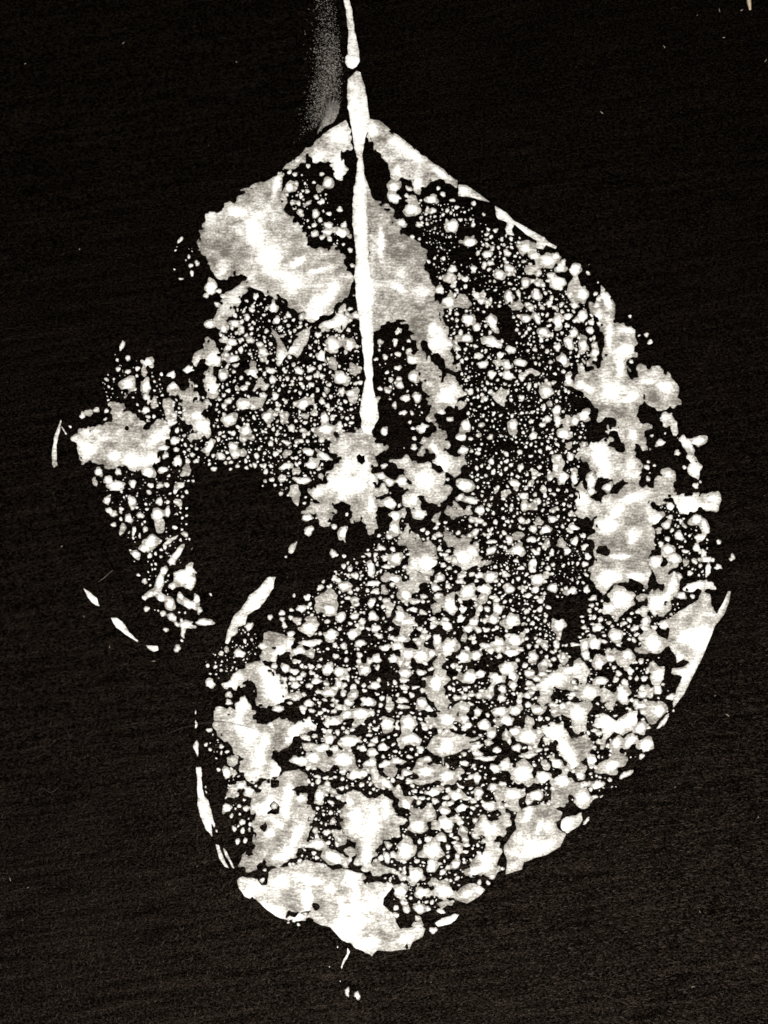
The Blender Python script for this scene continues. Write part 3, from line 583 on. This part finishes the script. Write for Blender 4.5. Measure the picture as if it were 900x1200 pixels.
blobs((220, 820), "40,130,9,27 38,70,6,13 45,255,12,48 112,163,18,13 98,238,12,13 120,262,11,13 175,245,14,16 175,278,8,14 208,275,12 148,308,7 162,373,14,10 235,320,28g 205,388,22,32 245,390,12,26 235,480,36,38g 320,480,30,32 280,450,25 205,573,26,25 230,612,12,15 272,560,14 308,575,18 275,605,10 285,645,18 320,630,8 245,680,22,14,40 290,690,16,18 262,745,14 303,745,12 325,655,10,12 95,462,6,10 98,490,6,14 138,660,9,18,-20 150,690,7,10 360,455,10 625,200,28,20g 640,245,40,22g 710,255,44,20 590,320,50,28 660,305,45,32 635,355,18 725,340,34,50g 825,320,64,44 740,205,36,26g 850,225,50,24 815,385,18 875,395,30,32 770,260,22,16 695,505,26,40,10 770,485,18,14 735,445,15 690,435,16 810,470,16 800,512,16 755,598,14 795,590,10 730,700,22,18 680,720,14 670,765,56,20 740,755,14 770,830,66,38,30 680,835,14 665,810,14 860,800,26g 855,845,14 830,870,13 800,735,14 785,765,12 640,430,12 660,445,12 840,170,16 770,115,34,26 735,110,18,22 720,165,14 745,165,14 840,80,28,22 685,575,12")
blobs((370, 830), "695,60,55,45c 600,65,42,22g 490,85,40c 375,85,45,36c 235,30,45,34 165,35,28,22 100,70,35,22 185,175,66,26,-10c 40,205,36,18 70,165,26,30 100,215,25,18 145,270,65,46c 45,290,40,48g 250,215,22 300,235,34,22 355,205,30,22 310,170,24,20 430,280,40,22 365,295,40,18,-20 290,290,40,22 400,330,40,26,-20g 210,350,45,28 250,345,26,20 145,338,18,16 22,460,30,38 500,165,72,30c 450,185,25,30g 550,220,25,18 590,270,28,18 480,340,30,18 320,375,25,40g 370,395,45,20,40 580,335,60,40c 690,360,45,42c 640,330,40g 760,330,30,16g 780,290,24,17 620,445,50,24c 570,385,60,18g 520,437,17,14 507,410,14 490,385,20,14 475,510,30,42,-30 435,450,22,28,-20g 530,545,30,14g 540,620,55,45 600,565,40g 690,610,45,42 635,620,28g 680,540,32,24 630,490,20,18 600,510,15 740,465,38,28 700,435,18 770,530,35,26 860,445,26,24 835,490,22,16 850,370,20,30 595,690,25,20,20 665,690,36,24 785,690,18 715,670,14 745,690,13 475,750,62,58c 610,755,64,55c 475,755,40 610,755,40 610,830,24,44 375,790,20,32,-15 410,775,22,20 95,790,62,38,25 55,655,22,16 735,830,20,24,30 695,840,16 745,785,13 700,785,10 670,865,17 680,805,9 790,100,24,18 840,205,28,14 860,240,20,14 15,720,34,34c 130,690,36g 180,755,28g 105,660,24g 35,830,14 160,825,14 180,800,14 70,710,12 110,715,12 125,690,12")
blobs((400, 980), "315,290,42,38 395,210,52,44c 425,300,46,38c 540,290,66,48c 410,380,28,26 330,350,22,16 290,378,16 345,388,22,18 290,415,18,14 455,385,16 405,432,18,16 525,395,28,14,25 730,243,14 772,247,15,18 825,180,9 847,172,11 795,210,20,16 190,175,40,34g 240,110,20,32,-15 275,100,18 290,195,24,14,10 335,192,12 275,180,12 600,150,18,26,30 560,165,14 535,190,16 610,105,13 565,108,12 545,130,9 485,495,26,17 240,180,24,20g 480,160,22,34 400,470,28,20g 480,350,14 480,245,30g 560,350,44,20g")
blobs((530, 830), "370,340,72,66c 370,340,44 275,300,35,30,30 480,360,48,36 490,300,26,32g 550,290,32,26 560,480,55,45g 320,455,60,44c 250,465,30,24g 440,460,36,32 400,490,18 195,515,45,25 225,320,30,25 60,290,25,16 140,445,26,24 215,415,30,24,-30 400,150,60,50c 330,125,35,25 405,80,30,35g 340,210,30,20 400,245,50,16 210,135,28,24 190,180,26,18 130,205,36,16,-25 235,222,25,16 180,265,70,15,-5 130,240,24,16 165,90,32,24 75,95,26,16 60,55,26,18 285,70,45,26 250,20,50,20 335,15,28,22 670,90,30,24g 865,185,30,36 690,405,25,14 265,400,22,16 20,820,24,20,-30 65,690,20 25,785,12 15,875,10 330,515,30g 500,165,26,16")
blobs((260, 980), "80,28,15 125,22,14 213,230,15,13 225,178,14,9 380,447,9,13 415,425,12,8 440,410,10,8 350,460,12,8 405,465,10 360,150,10 378,145,9 410,130,12 765,250,9 880,260,24,18 800,260,20,14g 740,215,20g 660,822,15,26 712,838,18,27 612,585,4,7 627,765,4 570,688,5 150,150,52,38g 120,125,24g")

# ---- the finer speckle: drops too many to trace one by one, packed between the traced ones
def in_poly(pts, x, y):
    c = False
    n = len(pts)
    for k in range(n):
        ax, ay = pts[k]; bx, by = pts[(k + 1) % n]
        if (ay > y) != (by > y) and x < (bx - ax) * (y - ay) / (by - ay) + ax:
            c = not c
    return c

BARE = [pts_of(s) for s in (
    "585,362 603,368 612,400 600,402 588,388", "562,428 572,430 572,448 562,448",
    "642,703 660,698 693,704 690,716 681,722 686,745 678,772 666,752 662,724 648,716",
    "385,215 412,180 412,285 400,262 392,240", "430,170 455,215 447,240 436,232",
    "444,470 462,466 486,480 486,512 470,530 446,512", "548,240 580,246 590,275 560,262",
    "300,552 360,600 380,622 430,640 400,662 350,700 300,720 225,720 222,570",
    "750,520 795,520 800,560 770,545 752,545", "785,745 805,795 790,815 778,790 778,755")]

DENS = 0.52
def fill(s, n, rmin, rmax, gap=(-0.9, 1.9), squash=1.0, power=2.6):
    n = int(n * DENS)
    pts = pts_of(s)
    ax = [p[0] for p in pts]; ay = [p[1] for p in pts]
    rs = np.sort(rmin + (rmax - rmin) * rng.random(n) ** power)[::-1]
    for r in rs:
        for _ in range(5):
            x = rng.uniform(min(ax), max(ax)); y = rng.uniform(min(ay), max(ay))
            j = int((x - X0) / GS); i = int((y - Y0) / GS)
            if F[i, j] > -(r + rng.uniform(*gap)):
                continue
            if not in_poly(pts, x, y) or any(in_poly(b, x + 7 * N18[i, j] + 4 * N9[i, j], y + 7 * N14[i, j]) for b in BARE):
                continue
            if N18[i, j] + 0.6 * N40[i, j] + 0.4 * N9[i, j] < -0.55 - 0.5 * (r < 1.6):
                continue
            e = rng.uniform(0.8, 1.25)
            if r > 1.7 and rng.random() < 0.10:
                blob(x + rng.normal(0, 1.5), y + rng.normal(0, 1.5), r * 1.9, r * 1.6, rng.uniform(0, 3), 'g')
            blob(x, y, r * e * squash, r / e, rng.uniform(-0.5, 0.5) if squash > 1 else rng.uniform(0, 3.1))
            break

fill("255,385 290,350 330,362 365,385 395,372 412,352 420,400 424,470 412,500 390,520 375,560 350,572 340,590 325,580 305,562 300,548 260,545 225,545 210,520 195,490 205,465 235,470 262,425", 2600, 1.15, 3.0)
fill("335,205 355,205 375,215 383,230 385,250 400,262 408,290 385,288 362,270 345,252 335,232", 170, 1.1, 2.4)
fill("110,548 180,552 225,520 228,560 215,590 222,630 205,690 190,700 172,660 150,630 130,590", 420, 1.1, 2.4)
fill("115,450 135,418 165,425 200,450 215,470 200,500 170,490 150,462 125,470", 130, 1.1, 2.2)
fill("480,245 500,228 545,236 600,272 640,300 670,345 695,360 700,420 685,440 690,480 680,560 675,600 690,640 690,690 655,702 600,700 560,660 535,612 550,590 548,540 545,470 535,420 522,380 520,350 505,300", 4500, 1.1, 2.8, power=2.6)
fill("442,395 478,398 488,430 494,470 500,500 480,500 468,468 445,462", 90, 1.1, 2.0)
fill("395,668 430,645 470,640 520,610 600,660 650,692 690,722 700,700 760,720 785,760 788,815 750,875 700,935 650,940 600,960 550,1010 545,1040 510,1068 470,1060 440,1000 480,960 460,930 400,930 380,960 362,900 340,890 370,850 345,825 330,790 345,750 345,730 370,692", 5600, 1.1, 3.4, squash=1.25, power=2.2)
fill("638,726 668,726 664,790 640,790", 60, 1.3, 2.4)
fill("240,770 262,755 280,738 300,740 310,758 290,775 270,790 255,800 243,800", 130, 1.0, 2.0)
fill("242,855 262,870 285,905 293,940 290,990 280,990 265,940 250,890", 90, 1.0, 2.2)
fill("362,945 398,945 395,1000 370,1012 345,1012 360,985", 140, 1.1, 2.4)
fill("415,1010 440,990 470,990 505,1040 540,1040 530,1065 500,1075 460,1055 440,1030", 160, 1.1, 2.4)
fill("770,592 800,600 830,610 832,680 800,675 768,665 766,640", 160, 1.1, 2.4)
fill("745,690 800,690 795,720 770,735 700,760 690,740 720,720", 200, 1.1, 2.4)
fill("355,590 372,600 372,612 358,606", 20, 1.1, 1.8)
fill("400,640 430,645 470,605 480,640 470,690 410,700 385,690", 200, 1.1, 2.2)
fill("750,860 765,868 720,925 690,950 685,935 715,905", 30, 0.9, 1.4)
fill("205,282 228,288 240,320 222,330 205,310", 10, 1.0, 1.6)

# thin film left between crowded drops
def box(a, k):
    for ax in (0, 1):
        c = np.cumsum(np.pad(a, [(k + 1, k) if q == ax else (0, 0) for q in (0, 1)], mode='edge'), axis=ax)
        a = (c[2 * k + 1:] - c[:-2 * k - 1]) / (2 * k + 1) if ax == 0 else (c[:, 2 * k + 1:] - c[:, :-2 * k - 1]) / (2 * k + 1)
    return a
cov = box(box(np.clip(F + 0.5, 0, 1), 3), 3)
web = (cov - 0.53 + 0.26 * N18 + 0.10 * N6) * 7.0
web = np.where(F > -3.2, web, FAR)
new = (web > F) & (OWN == 0)
TONE = np.where(new & (F < 0), 0.26 + 0.15 * N9, TONE)
F = np.where(new, np.maximum(F, web), F)

# ------------------------------------------------------------------ field -> mesh (marching squares), cut into parts
def label_components(mask):
    idx = np.arange(mask.size, dtype=np.int64).reshape(mask.shape)
    lab = np.where(mask, idx, -1)
    big = mask.size + 1
    L = np.where(mask, idx, big)
    while True:
        old = L.copy()
        for a, b in (((slice(1, None), slice(None)), (slice(None, -1), slice(None))),
                     ((slice(None), slice(1, None)), (slice(None), slice(None, -1)))):
            for p, q in ((a, b), (b, a)):
                both = mask[p] & mask[q]
                t = L[p]
                t[both] = np.minimum(t[both], L[q][both])
                L[p] = t
        flat = L.ravel()
        m = flat < big
        for _ in range(3):
            flat[m] = flat[flat[m]]
        L = flat.reshape(mask.shape)
        if (L == old).all():
            return np.where(mask, L, -1)

pos = F > 0
fleck_lab = label_components(pos & (OWN == 0))
node_lab = np.where(pos, np.where(OWN > 0, -OWN.astype(np.int64) - 10, fleck_lab), -1)   # pieces negative, flecks >= 0

A = F[:-1, :-1]; B = F[:-1, 1:]; Cc = F[1:, 1:]; D = F[1:, :-1]
case = (A > 0) * 1 + (B > 0) * 2 + (Cc > 0) * 4 + (D > 0) * 8
stk = np.stack([A, B, Cc, D]); who = np.argmax(stk, 0)
labs = np.stack([node_lab[:-1, :-1], node_lab[:-1, 1:], node_lab[1:, 1:], node_lab[1:, :-1]])
cell_lab = np.take_along_axis(labs, who[None], 0)[0]
N = NX * NY
ii, jj = np.meshgrid(np.arange(NY - 1), np.arange(NX - 1), indexing='ij')
base = ii * NX + jj
def cid(k, b):
    # 0..3 corners A B C D ; 4 edge AB, 5 edge BC, 6 edge CD, 7 edge DA
    return (b, b + 1, b + NX + 1, b + NX, N + b, 2 * N + b + 1, N + b + NX, 2 * N + b)[k]
POLY = {1: [[0, 4, 7]], 2: [[4, 1, 5]], 3: [[0, 1, 5, 7]], 4: [[5, 2, 6]], 5: [[0, 4, 7], [5, 2, 6]], 6: [[4, 1, 2, 6]], 7: [[0, 1, 2, 6, 7]],
        8: [[7, 6, 3]], 9: [[0, 4, 6, 3]], 10: [[4, 1, 5], [7, 6, 3]], 11: [[0, 1, 5, 6, 3]], 12: [[7, 5, 2, 3]], 13: [[0, 4, 5, 2, 3]], 14: [[4, 1, 2, 3, 7]], 15: [[0, 1, 2, 3]]}
tris, tlab, segs, slab = [], [], [], []
for c, polys in POLY.items():
    sel = case == c
    if not sel.any():
        continue
    b = base[sel]; lb = cell_lab[sel]
    for p in polys:
        for q in range(1, len(p) - 1):
            # reversed: image y points down
            tris.append(np.stack([cid(p[0], b), cid(p[q + 1], b), cid(p[q], b)], -1)); tlab.append(lb)
        for q in range(len(p)):
            s, e = p[q], p[(q + 1) % len(p)]
            if s >= 4 and e >= 4:
                segs.append(np.stack([cid(s, b), cid(e, b)], -1)); slab.append(lb)
tris = np.concatenate(tris); tlab = np.concatenate(tlab); segs = np.concatenate(segs); slab = np.concatenate(slab)

def vert_data(ids):
    kind = ids // N; k = ids % N
    i = k // NX; j = k % NX
    i2 = np.where(kind == 2, np.minimum(i + 1, NY - 1), i); j2 = np.where(kind == 1, np.minimum(j + 1, NX - 1), j)
    fa = np.clip(F[i, j], -3, 50); fb = np.clip(F[i2, j2], -3, 50)
    t = np.where(kind == 0, 0, fa / np.where(np.abs(fa - fb) < 1e-9, 1, fa - fb))
    t = np.clip(t, 0.02, 0.98) * (kind > 0)
    px = X0 + (j + t * (j2 - j)) * GS; py = Y0 + (i + t * (i2 - i)) * GS
    ta = np.where(F[i, j] > 0, TONE[i, j], TONE[i2, j2])
    tb = np.where(F[i2, j2] > 0, TONE[i2, j2], TONE[i, j])
    tone = np.clip(np.where(kind == 0, TONE[i, j], np.where(F[i, j] > 0, ta, tb) * 0.86), 0, 1.05)
    d = np.where(kind == 0, np.maximum(F[i, j], 0), 0)
    return px, py, tone, d

def build_part(name, tri, seg, parent, kind=None):
    ids, inv = np.unique(tri, return_inverse=True)
    inv = inv.reshape(-1, 3)
    px, py, tone, d = vert_data(ids)
    z = cloth_z(px, py) + 0.00004 + (0.00003 + 0.00006 * tone) * sstep(0, 2.5, d)
    v = np.stack([wx(px), wy(py), z], -1)
    f = inv
    if len(seg):
        sx, sy, st, _ = vert_data(seg.ravel())
        zt = cloth_z(sx, sy) + 0.00004
        top = np.stack([wx(sx), wy(sy), zt], -1)
        bot = top.copy(); bot[:, 2] -= 0.00006
        o = len(v); n = len(top)
        v = np.concatenate([v, top, bot]); tone = np.concatenate([tone, st, st])
        a = o + np.arange(0, n, 2); bq = a + 1
        f = np.concatenate([f, np.stack([a, bq, bq + n], -1), np.stack([a, bq + n, a + n], -1)])
    o = mesh_obj(name, v, f, M_PAINT, parent, True, tone)
    if kind:
        o["kind"] = kind
    return o

leaf = bpy.data.objects.new("leaf_print", None)
leaf.empty_display_size = 0.02
leaf.location = (0, 0, 0)
col.objects.link(leaf)
leaf["label"] = "white speckled paint print of a torn heart-shaped leaf on black cloth"
leaf["category"] = "leaf print"

order = np.argsort(tlab, kind='stable'); tris = tris[order]; tlab = tlab[order]
sorder = np.argsort(slab, kind='stable'); segs = segs[sorder]; slab = slab[sorder]
u, start, cnt = np.unique(tlab, return_index=True, return_counts=True)
def slice_of(l):
    a = np.searchsorted(tlab, l, 'left'); b = np.searchsorted(tlab, l, 'right')
    c = np.searchsorted(slab, l, 'left'); d = np.searchsorted(slab, l, 'right')
    return tris[a:b], segs[c:d]
for l in u[u < -1]:
    t_, s_ = slice_of(l)
    nm = PIECES[-(l + 10)]
    if len(t_) > 12:
        build_part(nm, t_, s_, leaf)
fl = [(c_, l) for l, c_ in zip(u, cnt) if l >= 0]
fl.sort(reverse=True)
TRI_AREA = GS * GS / 2
rest_t, rest_s = [], []
for n_, (c_, l) in enumerate(fl):
    t_, s_ = slice_of(l)
    if n_ < 298:
        build_part("paint_blotch" if c_ * TRI_AREA > 220 else "paint_fleck", t_, s_, leaf)
    else:
        rest_t.append(t_); rest_s.append(s_)
if rest_t:
    build_part("fine_flecks", np.concatenate(rest_t), np.concatenate(rest_s), leaf, "stuff")

# ------------------------------------------------------------------ dry paint smudge beside the stem
def build_smudge():
    root = bpy.data.objects.new("paint_smudge", None)
    root.empty_display_size = 0.005
    col.objects.link(root)
    root["label"] = "faint grey speckled smear of dry paint on the cloth beside the leaf stem"
    root["category"] = "smudge"
    vs, fs = [], []
    n = 0
    r2 = np.random.default_rng(21)
    while n < 4000:
        y = r2.uniform(-12, 168)
        cx = 381 + 3 * math.sin(y / 40.0)
        w = 15 + 0.03 * y
        x = cx + r2.normal(0, w * 0.75)
        lim = 399 - max(0, 60 - y) * 0.10
        if y > 128: lim = min(lim, 399 - (y - 128) * 1.35)
        lim += r2.normal(0, 2.6) if y < 120 else 0
        if x > lim or x < 335: continue
        p = math.exp(-((x - cx - 6) / (w if x > cx else 1.25 * w)) ** 2) * (0.14 + 0.86 * sstep(0, 120, np.array(y)))
        if r2.random() > p: continue
        r = r2.uniform(0.20, 0.46) + 0.45 * r2.random() ** 5
        m = 6
        b = len(vs)
        z = float(cloth_z(x, y)) + 0.00005
        vs.append((float(wx(x)), float(wy(y)), z + 0.00002))
        ph = r2.uniform(0, 6)
        for k in range(m):
            rr = r * r2.uniform(0.6, 1.25)
            a = ph + k * 2 * math.pi / m
            vs.append((float(wx(x + rr * math.cos(a) * 1.25)), float(wy(y + rr * math.sin(a))), z - 0.00005))
        for k in range(m):
            fs.append((b, b + 1 + (k + 1) % m, b + 1 + k))
        n += 1
    o = mesh_obj("paint_specks", vs, fs, M_SMUDGE, root)
    o["kind"] = "stuff"
    # the denser end of the smear, a thin film with an uneven edge
    pts = [(383, 115), (390, 113), (395, 117), (398, 130), (394, 139), (388, 145), (380, 149), (372, 156), (371, 150), (375, 143), (379, 138), (382, 130), (381, 122)]
    vs = [(float(wx(385)), float(wy(133)), float(cloth_z(385, 133)) + 0.00008)]
    ring = []
    for k in range(len(pts)):
        a = pts[k]; b = pts[(k + 1) % len(pts)]
        for q in range(5):
            t = q / 5
            ring.append((a[0] + (b[0] - a[0]) * t + r2.normal(0, 0.8), a[1] + (b[1] - a[1]) * t + r2.normal(0, 0.8)))
    for x, y in ring: vs.append((float(wx(x)), float(wy(y)), float(cloth_z(x, y)) + 0.00006))
    for x, y in ring: vs.append((float(wx(x)), float(wy(y)), float(cloth_z(x, y)) - 0.00002))
    m = len(ring); fs = []
    for k in range(m):
        k2 = (k + 1) % m
        fs.append((0, 1 + k2, 1 + k)); fs.append((1 + k, 1 + k2, 1 + m + k2)); fs.append((1 + k, 1 + m + k2, 1 + m + k))
    mesh_obj("paint_film", vs, fs, M_FILM, root)
build_smudge()

# ------------------------------------------------------------------ fibres lying on the cloth
def tube(pts, rad, sides=5):
    """closed tube through world points with per-point radius"""
    vs, fs = [], []
    n = len(pts)
    for k in range(n):
        p = Vector(pts[k])
        t = (Vector(pts[min(k + 1, n - 1)]) - Vector(pts[max(k - 1, 0)])).normalized()
        s = t.cross(Vector((0, 0, 1))).normalized()
        uu = s.cross(t).normalized()
        r = rad[k] if hasattr(rad, '__len__') else rad
        for q in range(sides):
            a = 2 * math.pi * q / sides
            vs.append(tuple(p + s * (r * math.cos(a)) + uu * (r * math.sin(a))))
    for k in range(n - 1):
        for q in range(sides):
            q2 = (q + 1) % sides
            a, b, c, d = k * sides + q, k * sides + q2, (k + 1) * sides + q2, (k + 1) * sides + q
            fs.append((a, b, c)); fs.append((a, c, d))
    for e, sgn in ((0, 1), (n - 1, -1)):
        for q in range(1, sides - 1):
            tri = (e * sides, e * sides + q + 1, e * sides + q)
            fs.append(tri if sgn == 1 else tri[::-1])
    return vs, fs

def curve_pts(px_pts, lift, n=24):
    p = np.array(px_pts, float)
    s = np.linspace(0, len(p) - 1, n)
    k = np.arange(len(p))
    # smooth through the points
    xx = np.interp(s, k, p[:, 0]); yy = np.interp(s, k, p[:, 1])
    for _ in range(3):
        xx[1:-1] = (xx[:-2] + 2 * xx[1:-1] + xx[2:]) / 4
        yy[1:-1] = (yy[:-2] + 2 * yy[1:-1] + yy[2:]) / 4
    z = cloth_z(xx, yy) + lift
    return [(float(a), float(b), float(c)) for a, b, c in zip(wx(xx), wy(yy), z)]

def fibre(name, pxs, rad, mat, label, cat, lift=0.00006, group=None, n=24, taper=True):
    pts = curve_pts(pxs, lift, n)
    r = [rad * (0.35 + 0.65 * math.sin(math.pi * (k + 0.6) / (n + 0.2))) if taper else rad for k in range(n)]
    vs, fs = tube(pts, r)
    o = mesh_obj(name, vs, fs, mat)
    o["label"] = label; o["category"] = cat
    if group: o["group"] = group
    return o

fibre("hair", [(186, 864), (213, 853), (237, 847), (257, 845), (283, 850), (307, 857)], 0.000032, M_HAIR,
      "fine dark hair lying across the lower left edge of the leaf print", "hair", 0.00020, n=40)
fibre("lint_fibre", [(115, 682), (122, 677), (132, 668)], 0.000035, M_LINT,
      "short straight pale fibre on the cloth near the two lower left margin strokes", "lint")
fibre("lint_fibre", [(231, 964), (232, 976), (230, 990)], 0.00004, M_HAIR,
      "faint upright fibre beside the long white stroke at the leaf's lower left margin", "lint")
fibre("lint_fibre", [(42, 928), (50, 923), (58, 929), (64, 927), (69, 921)], 0.00005, M_HAIR,
      "curled faint fibre lying on bare cloth at lower left of the leaf", "lint")
fibre("thread_end", [(876, -14), (876.5, -4), (877, 4), (878.5, 12.5)], 0.00040, M_THREAD,
      "cream thread end on the bare cloth away from the leaf print", "thread", 0.00035, n=16)

def lint_label(x, y):
    if x > 770 and y < 100: return "tiny pale speck of lint on bare cloth around the cream thread end"
    if y < 100: return "tiny pale speck of lint on bare cloth on the smudge's side of the stem"
    if y < 320 and x > 600: return "tiny pale speck of lint beyond the leaf's smooth shoulder opposite the smudge"
    if y < 320: return "lone pale lint speck on bare cloth off the leaf's big pale shoulder patch"
    if (x, y) == (225, 643): return "tiny pale speck of lint inside the big bare hole of the leaf"
    if x < 300 and y < 800: return "tiny pale speck of lint around the short margin strokes under the torn lobe"
    if x < 300: return "tiny pale speck of lint beyond the leaf's narrow row of white margin slivers"
    if (x, y) == (852, 838): return "short slanting pale lint sliver beyond the leaf's thick pointed margin patch"
    if x > 700 and y < 1000: return "tiny pale lint speck beyond the leaf's rounded lower margin"
    return "tiny pale lint speck on the ribbed bare cloth below the leaf tip"
r3 = np.random.default_rng(5)
for (x, y, r) in [(145, 51, .8), (277, 73, 1.1), (93, 292, 1.3), (848, 44, 1.0), (843, 12, 1.0), (869, 12, 1.2), (817, 18, 0.8), (778, 55, .9), (897, 71, 1.0),
                  (852, 838, 1.4), (791, 922, 1.2), (888, 957, 1.1), (72, 640, 1.1), (225, 643, 1.1), (98, 722, .9), (128, 758, 1.0), (180, 775, 1.1),
                  (33, 1040, 1.0), (12, 1030, 1.1), (705, 132, 1.2), (690, 310, .8), (231, 1015, .8), (838, 815, .8), (760, 770 + 80, .8), (820, 1068, .9), (812, 1156, 1.1), (505, 1151, .9), (30, 75, .8)]:
    an = r3.uniform(0, 3.14)
    if (x, y) == (852, 838): an = 0.6
    L = r * r3.uniform(0.8, 2.2)
    bend = r3.uniform(-0.6, 0.6) * r
    dx, dy = math.cos(an), math.sin(an)
    fibre("lint_speck", [(x - dx * L, y - dy * L), (x - dy * bend, y + dx * bend), (x + dx * L, y + dy * L)], r * PX * 0.55, M_LINT,
          lint_label(x, y), "lint", 0.00006, "lint specks on the cloth", n=7)

# ------------------------------------------------------------------ nap: short black fibres standing and lying on the cloth, kept off the paint
def build_nap(n, area, seed):
    r = np.random.default_rng(seed)
    x = r.uniform(area[0], area[2], n); y = r.uniform(area[1], area[3], n)
    j = np.clip(((x - X0) / GS).astype(int), 0, NX - 1); i = np.clip(((y - Y0) / GS).astype(int), 0, NY - 1)
    inside = (x > X0) & (x < X1) & (y > Y0) & (y < Y1)
    L = r.uniform(2.0, 6.5, n)
    keep = ~(inside & (F[i, j] > -4.5))
    x, y, L = x[keep], y[keep], L[keep]; n = len(x)
    an = r.normal(-0.12, 0.55, n) + np.where(r.random(n) < 0.5, 0, math.pi)
    cv = r.normal(0, 0.5, n)
    up = r.uniform(0.2, 1.4, n)
    w = r.uniform(0.20, 0.42, n)
    rows = []
    for t, zf in ((0, 0), (0.5, 0.8), (1.0, 1.0)):
        a = an + cv * t
        cx = x + np.cos(a) * L * t; cy = y + np.sin(a) * L * t
        ww = w * (1 - 0.75 * t)
        ox, oy = -np.sin(a) * ww, np.cos(a) * ww
        z = cloth_z(cx, cy) - 0.00001 + up * zf * PX * 0.6
        rows.append(np.stack([wx(cx + ox), wy(cy + oy), z], -1))
        rows.append(np.stack([wx(cx - ox), wy(cy - oy), z + 0.2 * w * PX], -1))
    v = np.stack(rows, 1).reshape(-1, 3)
    b = np.arange(n) * 6
    f = np.concatenate([np.stack([b, b + 1, b + 3, b + 2], -1), np.stack([b + 2, b + 3, b + 5, b + 4], -1)])
    o = mesh_obj("cloth_nap", v, f, M_NAP, cloth)
    o["kind"] = "stuff"
build_nap(170000, (-120, -120, 1020, 1320), 9)
print("parts", len(leaf.children), "flecks", len(fl), "tris", len(tris))
